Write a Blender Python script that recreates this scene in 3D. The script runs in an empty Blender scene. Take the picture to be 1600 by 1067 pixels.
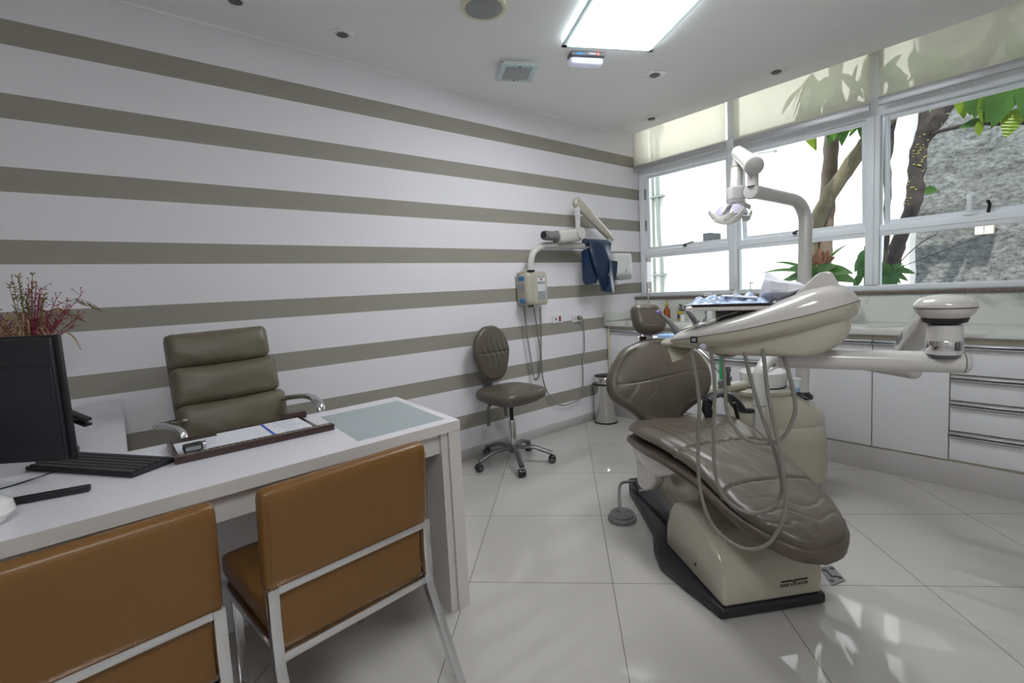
import bpy, bmesh, math, random
from mathutils import Vector, Matrix, Quaternion
PI = math.pi
random.seed(7)
scene = bpy.context.scene
COL = scene.collection
BODY_O = (-2.558, -1.967, 0.0)
BODY_K = 0.835
BODY_Z = 0.9784440000000001
BODY_D = (0.334, -0.942, 0.0)
BODY_N = (0.942, 0.334, 0.0)
B_TOP = [(0.006, 0.988), (0.03, 1.013), (0.13, 1.038), (0.193, 1.061), (0.314, 1.098), (0.437, 1.147), (0.504, 1.176), (0.569, 1.19), (0.611, 1.185), (0.643, 1.158), (0.659, 1.132), (0.665, 1.114)]
B_SEAM = [(0.006, 0.983), (0.284, 1.034), (0.484, 1.082), (0.665, 1.13)]
B_LOW = [(0.006, 0.969), (0.129, 0.957), (0.283, 0.967), (0.41, 0.996), (0.517, 1.023), (0.598, 1.047), (0.654, 1.072), (0.665, 1.104)]
B_PED = [(0.101, 0.951), (0.129, 0.94), (0.264, 0.93), (0.419, 0.928), (0.484, 0.932), (0.527, 0.943), (0.625, 0.995), (0.633, 1.061), (0.578, 1.078), (0.25, 0.993)]
B_HAND = [(0.465, 1.139), (0.531, 1.227), (0.571, 1.239), (0.581, 1.229), (0.601, 1.172)]
TRAY = [(0.073, 1.122), (0.078, 1.111), (0.454, 1.107), (0.454, 1.134)]
TRAYPOST = [(0.179, 1.101), (0.183, 1.045), (0.321, 1.098)]
HOSES = [[(-2.651, -2.093, 0.984), (-2.65, -2.097, 0.974), (-2.644, -2.114, 0.837), (-2.645, -2.109, 0.703), (-2.646, -2.108, 0.614), (-2.644, -2.114, 0.516), (-2.634, -2.141, 0.421), (-2.618, -2.188, 0.37), (-2.596, -2.249, 0.35), (-2.577, -2.304, 0.383), (-2.564, -2.338, 0.457), (-2.56, -2.35, 0.531), (-2.562, -2.345, 0.602), (-2.563, -2.341, 0.658), (-2.569, -2.325, 0.749), (-2.576, -2.305, 0.872), (-2.58, -2.293, 1.006)], [(-2.606, -2.131, 1.003), (-2.604, -2.137, 0.984), (-2.601, -2.146, 0.877), (-2.603, -2.14, 0.699), (-2.602, -2.141, 0.611), (-2.599, -2.15, 0.543), (-2.59, -2.175, 0.493), (-2.575, -2.219, 0.464), (-2.56, -2.262, 0.465), (-2.545, -2.304, 0.491), (-2.537, -2.324, 0.533), (-2.536, -2.329, 0.582), (-2.544, -2.306, 0.692), (-2.553, -2.28, 0.78), (-2.563, -2.252, 0.884), (-2.571, -2.229, 1.001)], [(-2.567, -2.151, 0.999), (-2.566, -2.154, 0.989), (-2.563, -2.162, 0.873), (-2.561, -2.169, 0.776), (-2.547, -2.208, 0.708), (-2.527, -2.264, 0.688), (-2.508, -2.317, 0.709), (-2.497, -2.347, 0.776), (-2.495, -2.353, 0.83), (-2.501, -2.338, 0.918), (-2.507, -2.321, 0.981), (-2.508, -2.318, 0.999)]]
HOSE4 = [(-2.563, -2.101, 1.0), (-2.557, -2.12, 0.983), (-2.547, -2.149, 0.969), (-2.537, -2.177, 0.972), (-2.528, -2.201, 0.992)]
HP1 = [(-2.516, -1.881, 1.11), (-2.504, -1.892, 1.097), (-2.502, -1.918, 1.075), (-2.495, -1.937, 1.046), (-2.494, -1.952, 1.025)]
HP2 = [(-2.405, -1.916, 1.125), (-2.403, -1.931, 1.114), (-2.401, -1.956, 1.082), (-2.403, -1.98, 1.049)]
HP3 = [(-2.337, -1.974, 1.11), (-2.342, -1.973, 1.086), (-2.376, -1.979, 1.066)]
HOLD = [(-2.611, -1.978, 0.99), (-2.564, -1.961, 1.004), (-2.538, -1.981, 1.016), (-2.519, -2.023, 0.982), (-2.586, -2.025, 0.956), (-2.618, -1.999, 0.942)]
POLE = [(-1.148, -1.887, 0.524), (-1.076, -1.874, 1.189), (-1.053, -1.869, 1.406), (-1.041, -1.866, 1.515), (-1.041, -1.86, 1.573), (-1.069, -1.851, 1.619), (-1.133, -1.842, 1.644), (-1.251, -1.834, 1.65), (-1.443, -1.832, 1.651), (-1.622, -1.827, 1.653)]
POLEC = [(-1.147, -1.889, 0.509)]
LJ = [(-1.615, -1.831, 1.674), (-1.602, -1.829, 1.782)]
LA2 = [(-1.642, -1.85, 1.769), (-1.298, -1.607, 1.94)]
LDROP = [(-1.33, -1.622, 1.925), (-1.34, -1.622, 1.846), (-1.377, -1.632, 1.721)]
LBLOCK = [(-1.378, -1.629, 1.732), (-1.386, -1.632, 1.65)]
LAMP = [(-1.41, -1.618, 1.594)]
BANDA = [(-1.503, -1.54, 1.608), (-1.53, -1.573, 1.576), (-1.553, -1.621, 1.554), (-1.548, -1.665, 1.555), (-1.517, -1.688, 1.574)]
BANDB = [(-1.56, -1.603, 1.553), (-1.553, -1.649, 1.533), (-1.523, -1.687, 1.536), (-1.472, -1.7, 1.564), (-1.423, -1.698, 1.595)]
BANDC = [(-1.403, -1.644, 1.65), (-1.377, -1.667, 1.638), (-1.323, -1.687, 1.617)]
BANDD = [(-1.425, -1.688, 1.552), (-1.36, -1.69, 1.555), (-1.289, -1.679, 1.596)]
YOKE = [(-1.443, -1.638, 1.638), (-1.501, -1.645, 1.608), (-1.54, -1.643, 1.576)]
LOWT = [(-1.116, -1.885, 0.78), (-1.652, -2.48, 0.818)]
SPR = [(-1.707, -2.451, 0.906), (-2.24, -2.665, 1.108)]
SPRCOL = [(-2.256, -2.666, 1.09), (-2.263, -2.666, 1.039), (-2.269, -2.667, 0.989)]
ARM1 = [(-2.231, -2.703, 0.951), (-2.432, -2.276, 0.957)]
ASST = [(-1.604, -1.851, 0.381), (-1.587, -1.845, 0.568), (-1.575, -1.84, 0.693), (-1.559, -1.847, 0.759), (-1.473, -1.849, 0.798), (-1.347, -1.86, 0.81), (-1.12, -1.88, 0.795)]
UNITL = [(-1.457, -1.641, 0.434), (-1.083, -1.953, 0.41), (-1.255, -1.792, 0.581), (-1.291, -1.805, 0.194), (-1.15, -1.887, 0.509)]
BOWL = [(-1.303, -1.74, 0.694), (-1.312, -1.742, 0.607)]
CUP = [(-1.33, -1.859, 0.592), (-1.323, -1.859, 0.645)]
STRAW = [(-1.635, -1.662, 0.686), (-1.619, -1.659, 0.83)]
VALVE = [(-1.601, -1.687, 0.715)]
HBAR = [(-1.705, -1.611, 0.625), (-1.438, -1.7, 0.637)]
ARMREST = [(-1.923, -1.764, 0.551), (-1.938, -1.747, 0.599), (-1.929, -1.749, 0.645), (-1.891, -1.765, 0.666), (-1.817, -1.775, 0.654), (-1.737, -1.781, 0.611), (-1.663, -1.784, 0.55), (-1.608, -1.805, 0.536)]
BTRAY = [(-1.71, -1.249, 0.911), (-1.572, -1.365, 0.895), (-1.622, -1.321, 0.917)]
CLOTH = [(-1.98, -2.045, 1.125), (-1.951, -2.057, 1.232), (-1.898, -2.145, 1.186), (-1.922, -2.158, 1.121)]
STOOLC = [(-2.19, -0.477, 0.185), (-2.154, -0.472, 0.501)]
BENDCAP = [(-1.634, -1.83, 1.654)]
XTUBE = [(-1.597, -0.12, 1.371), (-1.589, -0.12, 1.44), (-1.562, -0.12, 1.504), (-1.499, -0.12, 1.545), (-1.408, -0.12, 1.567), (-1.057, -0.14, 1.566), (-0.727, -0.16, 1.549)]
XSC = [(-0.652, -0.16, 1.634), (-1.09, -0.16, 1.92)]
XDROP = [(-1.084, -0.16, 1.889), (-1.087, -0.16, 1.706)]
XKNOB = [(-1.066, -0.16, 1.654)]
XBODY = [(-1.322, -0.16, 1.63), (-1.052, -0.16, 1.628)]
XCONE = [(-1.503, -0.16, 1.625), (-1.293, -0.16, 1.631)]
XJ = [(-0.71, -0.16, 1.538), (-0.705, -0.16, 1.627)]
EX = [(-3.941, -0.45, 1.09), (-3.571, -0.45, 1.121), (-3.552, -0.45, 0.958), (-3.925, -0.45, 0.946), (-3.527, -0.45, 0.781), (-3.925, -0.45, 0.771), (-3.505, -0.45, 0.67)]
ARML = [(-4.006, -0.6, 0.751), (-3.955, -0.6, 0.74), (-3.937, -0.6, 0.707)]
ARMR = [(-3.516, -0.5, 0.761), (-3.448, -0.6, 0.781), (-3.431, -0.7, 0.763), (-3.433, -0.72, 0.716)]
CORD1 = [(-1.528, -0.06, 1.079), (-1.462, -0.05, 0.657), (-1.448, -0.04, 0.494), (-1.396, -0.03, 0.366), (-1.306, -0.03, 0.262), (-1.216, -0.03, 0.217), (-1.056, -0.03, 0.227), (-0.98, -0.03, 0.265), (-0.954, -0.03, 0.417), (-0.953, -0.03, 0.589), (-0.923, -0.03, 0.672), (-0.931, -0.04, 0.873), (-0.944, -0.04, 0.942), (-0.973, -0.03, 0.961)]
COIL = [(-1.637, -0.07, 1.096), (-1.616, -0.06, 0.882), (-1.579, -0.05, 0.672), (-1.561, -0.05, 0.534), (-1.535, -0.05, 0.493), (-1.498, -0.05, 0.524), (-1.472, -0.05, 0.658), (-1.465, -0.06, 0.867), (-1.477, -0.08, 1.086)]
PEDC = [(-2.163, -1.391, 0.02)]
PLATE = [(-1.936, -2.237, 0.0), (-1.879, -2.266, 0.0), (-1.959, -2.338, 0.0), (-2.032, -2.314, 0.0)]
APRON = [(-1.07, -0.16, 1.58), (-0.725, -0.16, 1.576), (-0.789, -0.2, 1.45), (-0.694, -0.2, 1.434), (-0.709, -0.2, 1.31), (-0.762, -0.18, 1.161), (-0.872, -0.18, 1.177), (-0.861, -0.18, 1.226), (-0.906, -0.17, 1.261), (-0.949, -0.17, 1.235), (-1.053, -0.17, 1.244), (-1.072, -0.16, 1.277), (-1.076, -0.16, 1.479)]
CAM_R = [(0.767236, -0.639443, -0.049613), (0.092025, 0.0332, 0.995203), (0.634729, 0.768121, -0.084317)]
CAM_C = (-4.1, -2.951, 1.224)
CAM_F = 755.52882249889
CAM_P = (808.2657745382136, 516.9152576184028)
TILE_ANG = -0.7875937287102183
TILE_O = (-0.6455470583359848, -2.4652599555629853)
STRIPE = (2.4509581902759536, 0.3033062374208285, 0.10360075979145433)

# ------------------------------------------------------------------ camera
cd = bpy.data.cameras.new('camera')
cam = bpy.data.objects.new('camera', cd)
COL.objects.link(cam)
cd.sensor_width = 36.0
cd.lens = CAM_F * 36.0 / 1600.0
cd.shift_x = (800 - CAM_P[0]) / 1600.0
cd.shift_y = (CAM_P[1] - 533.5) / 1600.0
cd.clip_start = 0.02
r_, u_, f_ = [Vector(v) for v in CAM_R]
m = Matrix((r_, u_, -f_)).transposed().to_4x4()
m.translation = Vector(CAM_C)
cam.matrix_world = m
scene.camera = cam
# ------------------------------------------------------------------ world, sun, exposure
world = bpy.data.worlds.new('sky')
scene.world = world
world.use_nodes = True
wn = world.node_tree.nodes; wl = world.node_tree.links
wn.clear()
wo = wn.new('ShaderNodeOutputWorld'); wb = wn.new('ShaderNodeBackground')
wb.inputs['Color'].default_value = (0.80, 0.90, 1.0, 1)
wb.inputs['Strength'].default_value = 2.3
wl.new(wb.outputs[0], wo.inputs[0])
sd = bpy.data.lights.new('sun', 'SUN'); sd.energy = 3.6; sd.angle = math.radians(0.6); sd.color = (1.0, 0.95, 0.86)
so = bpy.data.objects.new('sun', sd); COL.objects.link(so)
so.rotation_euler = Vector((0.62, 0.22, -0.95)).to_track_quat('-Z', 'Y').to_euler()
scene.view_settings.view_transform = 'Standard'
scene.view_settings.look = 'None'
scene.view_settings.gamma = 1.0
scene.view_settings.use_curve_mapping = False
scene.view_settings.exposure = 0.6
scene.cycles.max_bounces = 10
scene.cycles.diffuse_bounces = 6
scene.cycles.glossy_bounces = 5
scene.cycles.transparent_max_bounces = 16
scene.cycles.sample_clamp_indirect = 6.0
PANEL_POWER = 11.5

# ------------------------------------------------------------------ materials
def mat(name, color, rough=0.5, metal=0.0, spec=0.5, var=0.06, vscale=6.0, bump=0.0, bscale=40.0, coat=0.0, trans=0.0, emit=None, estr=0.0, vstretch=None):
    M = bpy.data.materials.new(name); M.use_nodes = True
    nt = M.node_tree; nd = nt.nodes; lk = nt.links
    b = nd['Principled BSDF']
    b.inputs['Roughness'].default_value = rough
    b.inputs['Metallic'].default_value = metal
    b.inputs['Specular IOR Level'].default_value = spec
    b.inputs['Coat Weight'].default_value = coat
    b.inputs['Coat Roughness'].default_value = 0.08
    b.inputs['Transmission Weight'].default_value = trans
    tc = nd.new('ShaderNodeTexCoord')
    mp = nd.new('ShaderNodeMapping'); lk.new(tc.outputs['Object'], mp.inputs['Vector'])
    if vstretch: mp.inputs['Scale'].default_value = vstretch
    n = nd.new('ShaderNodeTexNoise'); n.inputs['Scale'].default_value = vscale; n.inputs['Detail'].default_value = 4
    lk.new(mp.outputs[0], n.inputs['Vector'])
    mx = nd.new('ShaderNodeMix'); mx.data_type = 'RGBA'
    c = Vector(color[:3])
    lo = c * (1 - var); hi = c * (1 + var)
    mx.inputs[6].default_value = (*lo, 1); mx.inputs[7].default_value = (*[min(1, x) for x in hi], 1)
    lk.new(n.outputs['Fac'], mx.inputs[0]); lk.new(mx.outputs[2], b.inputs['Base Color'])
    if bump > 0:
        n2 = nd.new('ShaderNodeTexNoise'); n2.inputs['Scale'].default_value = bscale; n2.inputs['Detail'].default_value = 3
        lk.new(mp.outputs[0], n2.inputs['Vector'])
        bp = nd.new('ShaderNodeBump'); bp.inputs['Strength'].default_value = bump; bp.inputs['Distance'].default_value = 0.01
        lk.new(n2.outputs['Fac'], bp.inputs['Height']); lk.new(bp.outputs[0], b.inputs['Normal'])
    if emit:
        b.inputs['Emission Color'].default_value = (*emit, 1); b.inputs['Emission Strength'].default_value = estr
    return M

WHITE = (0.80, 0.78, 0.815)
M = {}
M['paint'] = mat('white_wall_paint', WHITE, 0.75, var=0.015, vscale=2)
M['farwall'] = mat('warm_grey_far_wall', (0.62, 0.60, 0.58), 0.8, var=0.04)
M['ceiling'] = mat('ceiling_paint', (0.86, 0.86, 0.86), 0.85, var=0.01)
M['laminate'] = mat('white_laminate', (0.74, 0.72, 0.76), 0.32, var=0.015, vscale=3)
M['desk_edge'] = mat('beige_white_edge', (0.66, 0.62, 0.59), 0.4, var=0.02)
M['cab'] = mat('cabinet_white', (0.74, 0.74, 0.76), 0.35, var=0.01)
M['cab_edge'] = mat('cabinet_cream_edge', (0.62, 0.58, 0.45), 0.5, var=0.03)
M['kick'] = mat('grey_kick_tile', (0.50, 0.48, 0.47), 0.25, var=0.08, vscale=4)
M['alu'] = mat('brushed_aluminium', (0.50, 0.50, 0.52), 0.38, metal=0.5, var=0.05, vscale=20, vstretch=(1, 1, 10))
M['winframe'] = mat('window_aluminium', (0.84, 0.88, 0.92), 0.35, metal=0.0, var=0.02)
M['chrome'] = mat('chrome', (0.72, 0.72, 0.74), 0.10, metal=1.0, var=0.03, vscale=5)
M['steel'] = mat('satin_steel', (0.62, 0.61, 0.60), 0.18, metal=1.0, var=0.05, vscale=5)
M['greymetal'] = mat('grey_painted_metal', (0.17, 0.17, 0.175), 0.35, metal=0.7, var=0.06)
M['black'] = mat('black_plastic', (0.012, 0.012, 0.014), 0.35, var=0.1)
M['blackmatte'] = mat('black_matte_plastic', (0.016, 0.016, 0.022), 0.55, var=0.1)
M['key'] = mat('key_caps', (0.03, 0.03, 0.033), 0.45, var=0.1)
M['tan'] = mat('tan_leather', (0.180, 0.083, 0.018), 0.34, var=0.10, vscale=4, bump=0.12, bscale=160)
M['khaki'] = mat('khaki_leather', (0.145, 0.125, 0.085), 0.42, var=0.08, vscale=5, bump=0.25, bscale=14)
M['brown'] = mat('taupe_vinyl', (0.102, 0.084, 0.064), 0.34, var=0.10, vscale=6, bump=0.18, bscale=22)
M['browndark'] = mat('taupe_shell', (0.095, 0.072, 0.055), 0.40, var=0.06, bump=0.05)
M['cream'] = mat('cream_gloss_plastic', (0.47, 0.435, 0.355), 0.18, var=0.02, coat=0.3)
M['creamdark'] = mat('cream_satin', (0.38, 0.35, 0.285), 0.3, var=0.03)
M['offwhite'] = mat('offwhite_gloss', (0.60, 0.57, 0.54), 0.15, var=0.02, coat=0.4)
M['armwhite'] = mat('grey_white_arm', (0.60, 0.58, 0.56), 0.22, var=0.02, coat=0.2)
M['whitegloss'] = mat('white_gloss', (0.78, 0.78, 0.76), 0.12, var=0.01, coat=0.4)
M['whiteplastic'] = mat('white_plastic', (0.74, 0.74, 0.74), 0.35, var=0.02)
M['hose'] = mat('grey_hose', (0.22, 0.21, 0.185), 0.35, var=0.06)
M['hosedark'] = mat('dark_hose', (0.12, 0.12, 0.10), 0.4, var=0.06)
M['rubber'] = mat('grey_rubber', (0.18, 0.18, 0.185), 0.5, var=0.08, bump=0.1)
M['blackrub'] = mat('black_base', (0.015, 0.015, 0.02), 0.35, var=0.1)
M['navy'] = mat('navy_apron', (0.020, 0.038, 0.085), 0.30, var=0.15, vscale=12, bump=0.2, bscale=18)
M['granite'] = mat('granite', (0.16, 0.13, 0.11), 0.2, var=0.8, vscale=90)
M['paper'] = mat('paper', (0.76, 0.76, 0.82), 0.8, var=0.01)
M['ink'] = mat('blue_ink', (0.08, 0.09, 0.30), 0.7)
M['blueband'] = mat('blue_band', (0.05, 0.12, 0.50), 0.5)
M['darkwood'] = mat('dark_wood', (0.045, 0.022, 0.018), 0.25, var=0.25, vscale=10, coat=0.3)
M['brass'] = mat('pale_inlay', (0.42, 0.38, 0.30), 0.4, metal=0.4)
M['frost'] = mat('frosted_glass_green', (0.36, 0.42, 0.43), 0.22, var=0.06, vscale=3)
M['amber'] = mat('amber_soap', (0.45, 0.12, 0.02), 0.2, trans=0.3)
M['yellow'] = mat('yellow_soap', (0.65, 0.50, 0.04), 0.2, trans=0.3)
M['label'] = mat('dark_blue_label', (0.05, 0.08, 0.12), 0.5)
M['lblue'] = mat('pale_blue_plastic', (0.28, 0.45, 0.72), 0.35, var=0.15, vscale=25, bump=0.6, bscale=40)
M['green'] = mat('green_plastic', (0.01, 0.42, 0.13), 0.4)
M['purple'] = mat('purple_tip', (0.22, 0.18, 0.42), 0.4)
M['bluek'] = mat('blue_knob', (0.03, 0.18, 0.40), 0.3)
M['red'] = mat('red_switch', (0.35, 0.01, 0.02), 0.4)
M['redled'] = mat('red_led', (0.8, 0.05, 0.03), 0.4, emit=(1, 0.06, 0.03), estr=3)
M['labelgrey'] = mat('grey_label', (0.30, 0.31, 0.31), 0.5, var=0.25, vscale=150)
M['labelwhite'] = mat('white_label', (0.62, 0.64, 0.66), 0.5)
M['logo'] = mat('black_print', (0.01, 0.01, 0.01), 0.5)
M['bark'] = mat('brown_bark', (0.14, 0.105, 0.08), 0.9, var=0.35, vscale=18, bump=0.8, bscale=35)
M['barkgreen'] = mat('mossy_bark', (0.14, 0.12, 0.075), 0.9, var=0.4, vscale=10, bump=0.8, bscale=30)
M['barkdark'] = mat('dark_bark', (0.04, 0.032, 0.03), 0.9, var=0.4, vscale=20, bump=0.8, bscale=35)
M['lichen'] = mat('yellow_lichen', (0.55, 0.55, 0.16), 0.9)
M['stem'] = mat('stem_green', (0.16, 0.28, 0.05), 0.6)
M['dryleaf'] = mat('dry_leaf', (0.24, 0.11, 0.06), 0.7, var=0.3)
M['redflower'] = mat('dried_red_twig', (0.22, 0.02, 0.05), 0.8, var=0.3)
M['tanflower'] = mat('dried_tan_grass', (0.42, 0.27, 0.14), 0.9, var=0.3)
M['oliveflower'] = mat('dried_olive_grass', (0.20, 0.16, 0.07), 0.9, var=0.3)
M['cupwhite'] = mat('translucent_cup', (0.70, 0.80, 0.84), 0.3)
M['extdark'] = mat('outdoor_dark_grey', (0.02, 0.025, 0.03), 0.6)
M['drape'] = mat('thin_blue_film', (0.42, 0.52, 0.70), 0.30, var=0.35, vscale=30, bump=0.6, bscale=60)
M['extwall'] = mat('courtyard_white_wall', (0.82, 0.80, 0.77), 0.9, var=0.03)
M['pipe'] = mat('grey_pipe', (0.15, 0.18, 0.165), 0.4)
M['darkgrey'] = mat('dark_grey_box', (0.10, 0.11, 0.12), 0.5)
M['lens'] = mat('blueish_lens', (0.48, 0.47, 0.56), 0.12, coat=0.5)
M['spkgrille'] = mat('grey_grille', (0.30, 0.31, 0.31), 0.7, var=0.1, vscale=200)
M['creamring'] = mat('cream_ring', (0.70, 0.67, 0.50), 0.6)
M['off_lamp'] = mat('grey_glass_lamp', (0.33, 0.37, 0.37), 0.3)
M['aquaglass'] = mat('aqua_frosted_edge', (0.55, 0.68, 0.68), 0.25)
M['lamp_on'] = mat('lit_diffuser', (0.9, 0.9, 0.9), 0.5, emit=(0.93, 0.97, 1.0), estr=PANEL_POWER)
M['emerglow'] = mat('emergency_lens', (0.65, 0.65, 0.78), 0.3, emit=(0.7, 0.75, 1.0), estr=0.15)
M['lanternglow'] = mat('lantern_glass', (0.8, 0.75, 0.6), 0.3, emit=(1, 0.85, 0.55), estr=1.5)
M['sponge'] = mat('carton_white', (0.7, 0.72, 0.74), 0.6)

def glass_mat(name, tint=(1, 1, 1), refl=0.08):
    G = bpy.data.materials.new(name); G.use_nodes = True
    nd = G.node_tree.nodes; lk = G.node_tree.links; nd.clear()
    o = nd.new('ShaderNodeOutputMaterial'); mx = nd.new('ShaderNodeMixShader')
    t = nd.new('ShaderNodeBsdfTransparent'); t.inputs[0].default_value = (*tint, 1)
    g = nd.new('ShaderNodeBsdfGlossy'); g.inputs['Roughness'].default_value = 0.01
    fr = nd.new('ShaderNodeFresnel'); fr.inputs['IOR'].default_value = 1.35
    lk.new(fr.outputs[0], mx.inputs[0]); lk.new(t.outputs[0], mx.inputs[1]); lk.new(g.outputs[0], mx.inputs[2]); lk.new(mx.outputs[0], o.inputs[0])
    return G
M['glass'] = glass_mat('window_glass', (0.97, 0.985, 0.98))
M['clearplastic'] = glass_mat('clear_plastic', (0.85, 0.93, 0.97))

def screen_mat():
    G = bpy.data.materials.new('sunscreen_fabric'); G.use_nodes = True
    nd = G.node_tree.nodes; lk = G.node_tree.links; nd.clear()
    o = nd.new('ShaderNodeOutputMaterial')
    tr = nd.new('ShaderNodeBsdfTransparent'); tr.inputs[0].default_value = (1.0, 0.98, 0.90, 1)
    tl = nd.new('ShaderNodeBsdfTranslucent'); tl.inputs[0].default_value = (0.92, 0.90, 0.85, 1)
    df = nd.new('ShaderNodeBsdfDiffuse'); df.inputs[0].default_value = (0.80, 0.79, 0.72, 1)
    n = nd.new('ShaderNodeTexNoise'); n.inputs['Scale'].default_value = 300
    m1 = nd.new('ShaderNodeMixShader'); m1.inputs[0].default_value = 0.25
    m2 = nd.new('ShaderNodeMixShader')
    mr = nd.new('ShaderNodeMapRange'); mr.inputs[3].default_value = 0.54; mr.inputs[4].default_value = 0.64
    lk.new(n.outputs['Fac'], mr.inputs[0]); lk.new(mr.outputs[0], m2.inputs[0])
    lk.new(tl.outputs[0], m1.inputs[1]); lk.new(df.outputs[0], m1.inputs[2])
    lk.new(tr.outputs[0], m2.inputs[1]); lk.new(m1.outputs[0], m2.inputs[2]); lk.new(m2.outputs[0], o.inputs[0])
    return G
M['blind'] = screen_mat()

def leaf_mat(name, col):
    G = bpy.data.materials.new(name); G.use_nodes = True
    nd = G.node_tree.nodes; lk = G.node_tree.links
    b = nd['Principled BSDF']; o = nd['Material Output']
    b.inputs['Roughness'].default_value = 0.4
    n = nd.new('ShaderNodeTexNoise'); n.inputs['Scale'].default_value = 7
    mx = nd.new('ShaderNodeMix'); mx.data_type = 'RGBA'
    mx.inputs[6].default_value = (col[0] * .5, col[1] * .6, col[2] * .6, 1); mx.inputs[7].default_value = (min(1, col[0] * 1.6), min(1, col[1] * 1.35), col[2], 1)
    lk.new(n.outputs['Fac'], mx.inputs[0]); lk.new(mx.outputs[2], b.inputs['Base Color'])
    t = nd.new('ShaderNodeBsdfTranslucent'); lk.new(mx.outputs[2], t.inputs[0])
    ms = nd.new('ShaderNodeMixShader'); ms.inputs[0].default_value = 0.4
    lk.new(b.outputs[0], ms.inputs[1]); lk.new(t.outputs[0], ms.inputs[2]); lk.new(ms.outputs[0], o.inputs[0])
    return G
M['leaf'] = leaf_mat('green_leaf', (0.055, 0.15, 0.03))
M['leaflight'] = leaf_mat('yellow_green_leaf', (0.15, 0.26, 0.02))
M['leafdark'] = leaf_mat('dark_leaf', (0.05, 0.15, 0.05))

def stripe_mat():
    G = mat('striped_wall_paint', WHITE, 0.7, var=0.015, vscale=2); nt = G.node_tree; nd = nt.nodes; lk = nt.links
    b = nd['Principled BSDF']
    geo = nd.new('ShaderNodeNewGeometry'); sp = nd.new('ShaderNodeSeparateXYZ'); lk.new(geo.outputs['Position'], sp.inputs[0])
    def mth(op, a, bb):
        k = nd.new('ShaderNodeMath'); k.operation = op
        for i, v in enumerate((a, bb)):
            if v is None: continue
            if isinstance(v, (int, float)): k.inputs[i].default_value = v
            else: lk.new(v, k.inputs[i])
        return k.outputs[0]
    d = mth('SUBTRACT', STRIPE[0], sp.outputs['Z'])
    fr = mth('FRACT', mth('DIVIDE', d, STRIPE[1]), None)
    inband = mth('LESS_THAN', fr, STRIPE[2] / STRIPE[1])
    below = mth('GREATER_THAN', d, 0.0)
    fac = mth('MULTIPLY', inband, below)
    n = nd.new('ShaderNodeTexNoise'); n.inputs['Scale'].default_value = 3; n.inputs['Detail'].default_value = 6
    mp = nd.new('ShaderNodeMapping'); mp.inputs['Scale'].default_value = (1, 1, 5); lk.new(geo.outputs['Position'], mp.inputs[0]); lk.new(mp.outputs[0], n.inputs['Vector'])
    gx = nd.new('ShaderNodeMix'); gx.data_type = 'RGBA'
    gx.inputs[6].default_value = (0.285, 0.265, 0.228, 1); gx.inputs[7].default_value = (0.345, 0.322, 0.28, 1); lk.new(n.outputs['Fac'], gx.inputs[0])
    mx = nd.new('ShaderNodeMix'); mx.data_type = 'RGBA'
    mx.inputs[6].default_value = (*WHITE, 1); lk.new(gx.outputs[2], mx.inputs[7]); lk.new(fac, mx.inputs[0])
    lk.new(mx.outputs[2], b.inputs['Base Color'])
    return G
M['stripe'] = stripe_mat()

def floor_mat():
    G = mat('porcelain_tiles', (0.60, 0.575, 0.54), 0.03, var=0.03, vscale=1.5); nt = G.node_tree; nd = nt.nodes; lk = nt.links
    b = nd['Principled BSDF']
    geo = nd.new('ShaderNodeNewGeometry'); mp = nd.new('ShaderNodeMapping')
    mp.vector_type = 'POINT'
    mp.inputs['Rotation'].default_value = (0, 0, -TILE_ANG)
    mp.inputs['Location'].default_value = (-TILE_O[0] + 60.0, -TILE_O[1] + 60.0, 0)
    lk.new(geo.outputs['Position'], mp.inputs[0])
    br = nd.new('ShaderNodeTexBrick'); br.offset = 0.0; br.inputs['Scale'].default_value = 1.0
    br.inputs['Brick Width'].default_value = 0.6; br.inputs['Row Height'].default_value = 0.6; br.inputs['Mortar Size'].default_value = 0.0013
    br.inputs['Mortar Smooth'].default_value = 0.0
    br.inputs['Color1'].default_value = (0.46, 0.437, 0.41, 1); br.inputs['Color2'].default_value = (0.48, 0.457, 0.43, 1); br.inputs['Mortar'].default_value = (0.10, 0.09, 0.085, 1)
    lk.new(mp.outputs[0], br.inputs['Vector'])
    lk.new(br.outputs['Color'], b.inputs['Base Color'])
    b.inputs['Specular IOR Level'].default_value = 0.6
    return G
M['floor'] = floor_mat()

def marble_mat():
    G = mat('white_marble', (0.7, 0.7, 0.68), 0.12, var=0.02); nt = G.node_tree; nd = nt.nodes; lk = nt.links
    b = nd['Principled BSDF']
    geo = nd.new('ShaderNodeNewGeometry')
    n = nd.new('ShaderNodeTexNoise'); n.inputs['Scale'].default_value = 4; n.inputs['Detail'].default_value = 8; n.inputs['Distortion'].default_value = 1.5
    lk.new(geo.outputs['Position'], n.inputs['Vector'])
    cr = nd.new('ShaderNodeValToRGB'); cr.color_ramp.elements[0].position = 0.30; cr.color_ramp.elements[0].color = (0.42, 0.43, 0.38, 1)
    cr.color_ramp.elements[1].position = 0.46; cr.color_ramp.elements[1].color = (0.68, 0.69, 0.65, 1)
    lk.new(n.outputs['Fac'], cr.inputs[0]); lk.new(cr.outputs[0], b.inputs['Base Color'])
    return G
M['marble'] = marble_mat()

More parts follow.
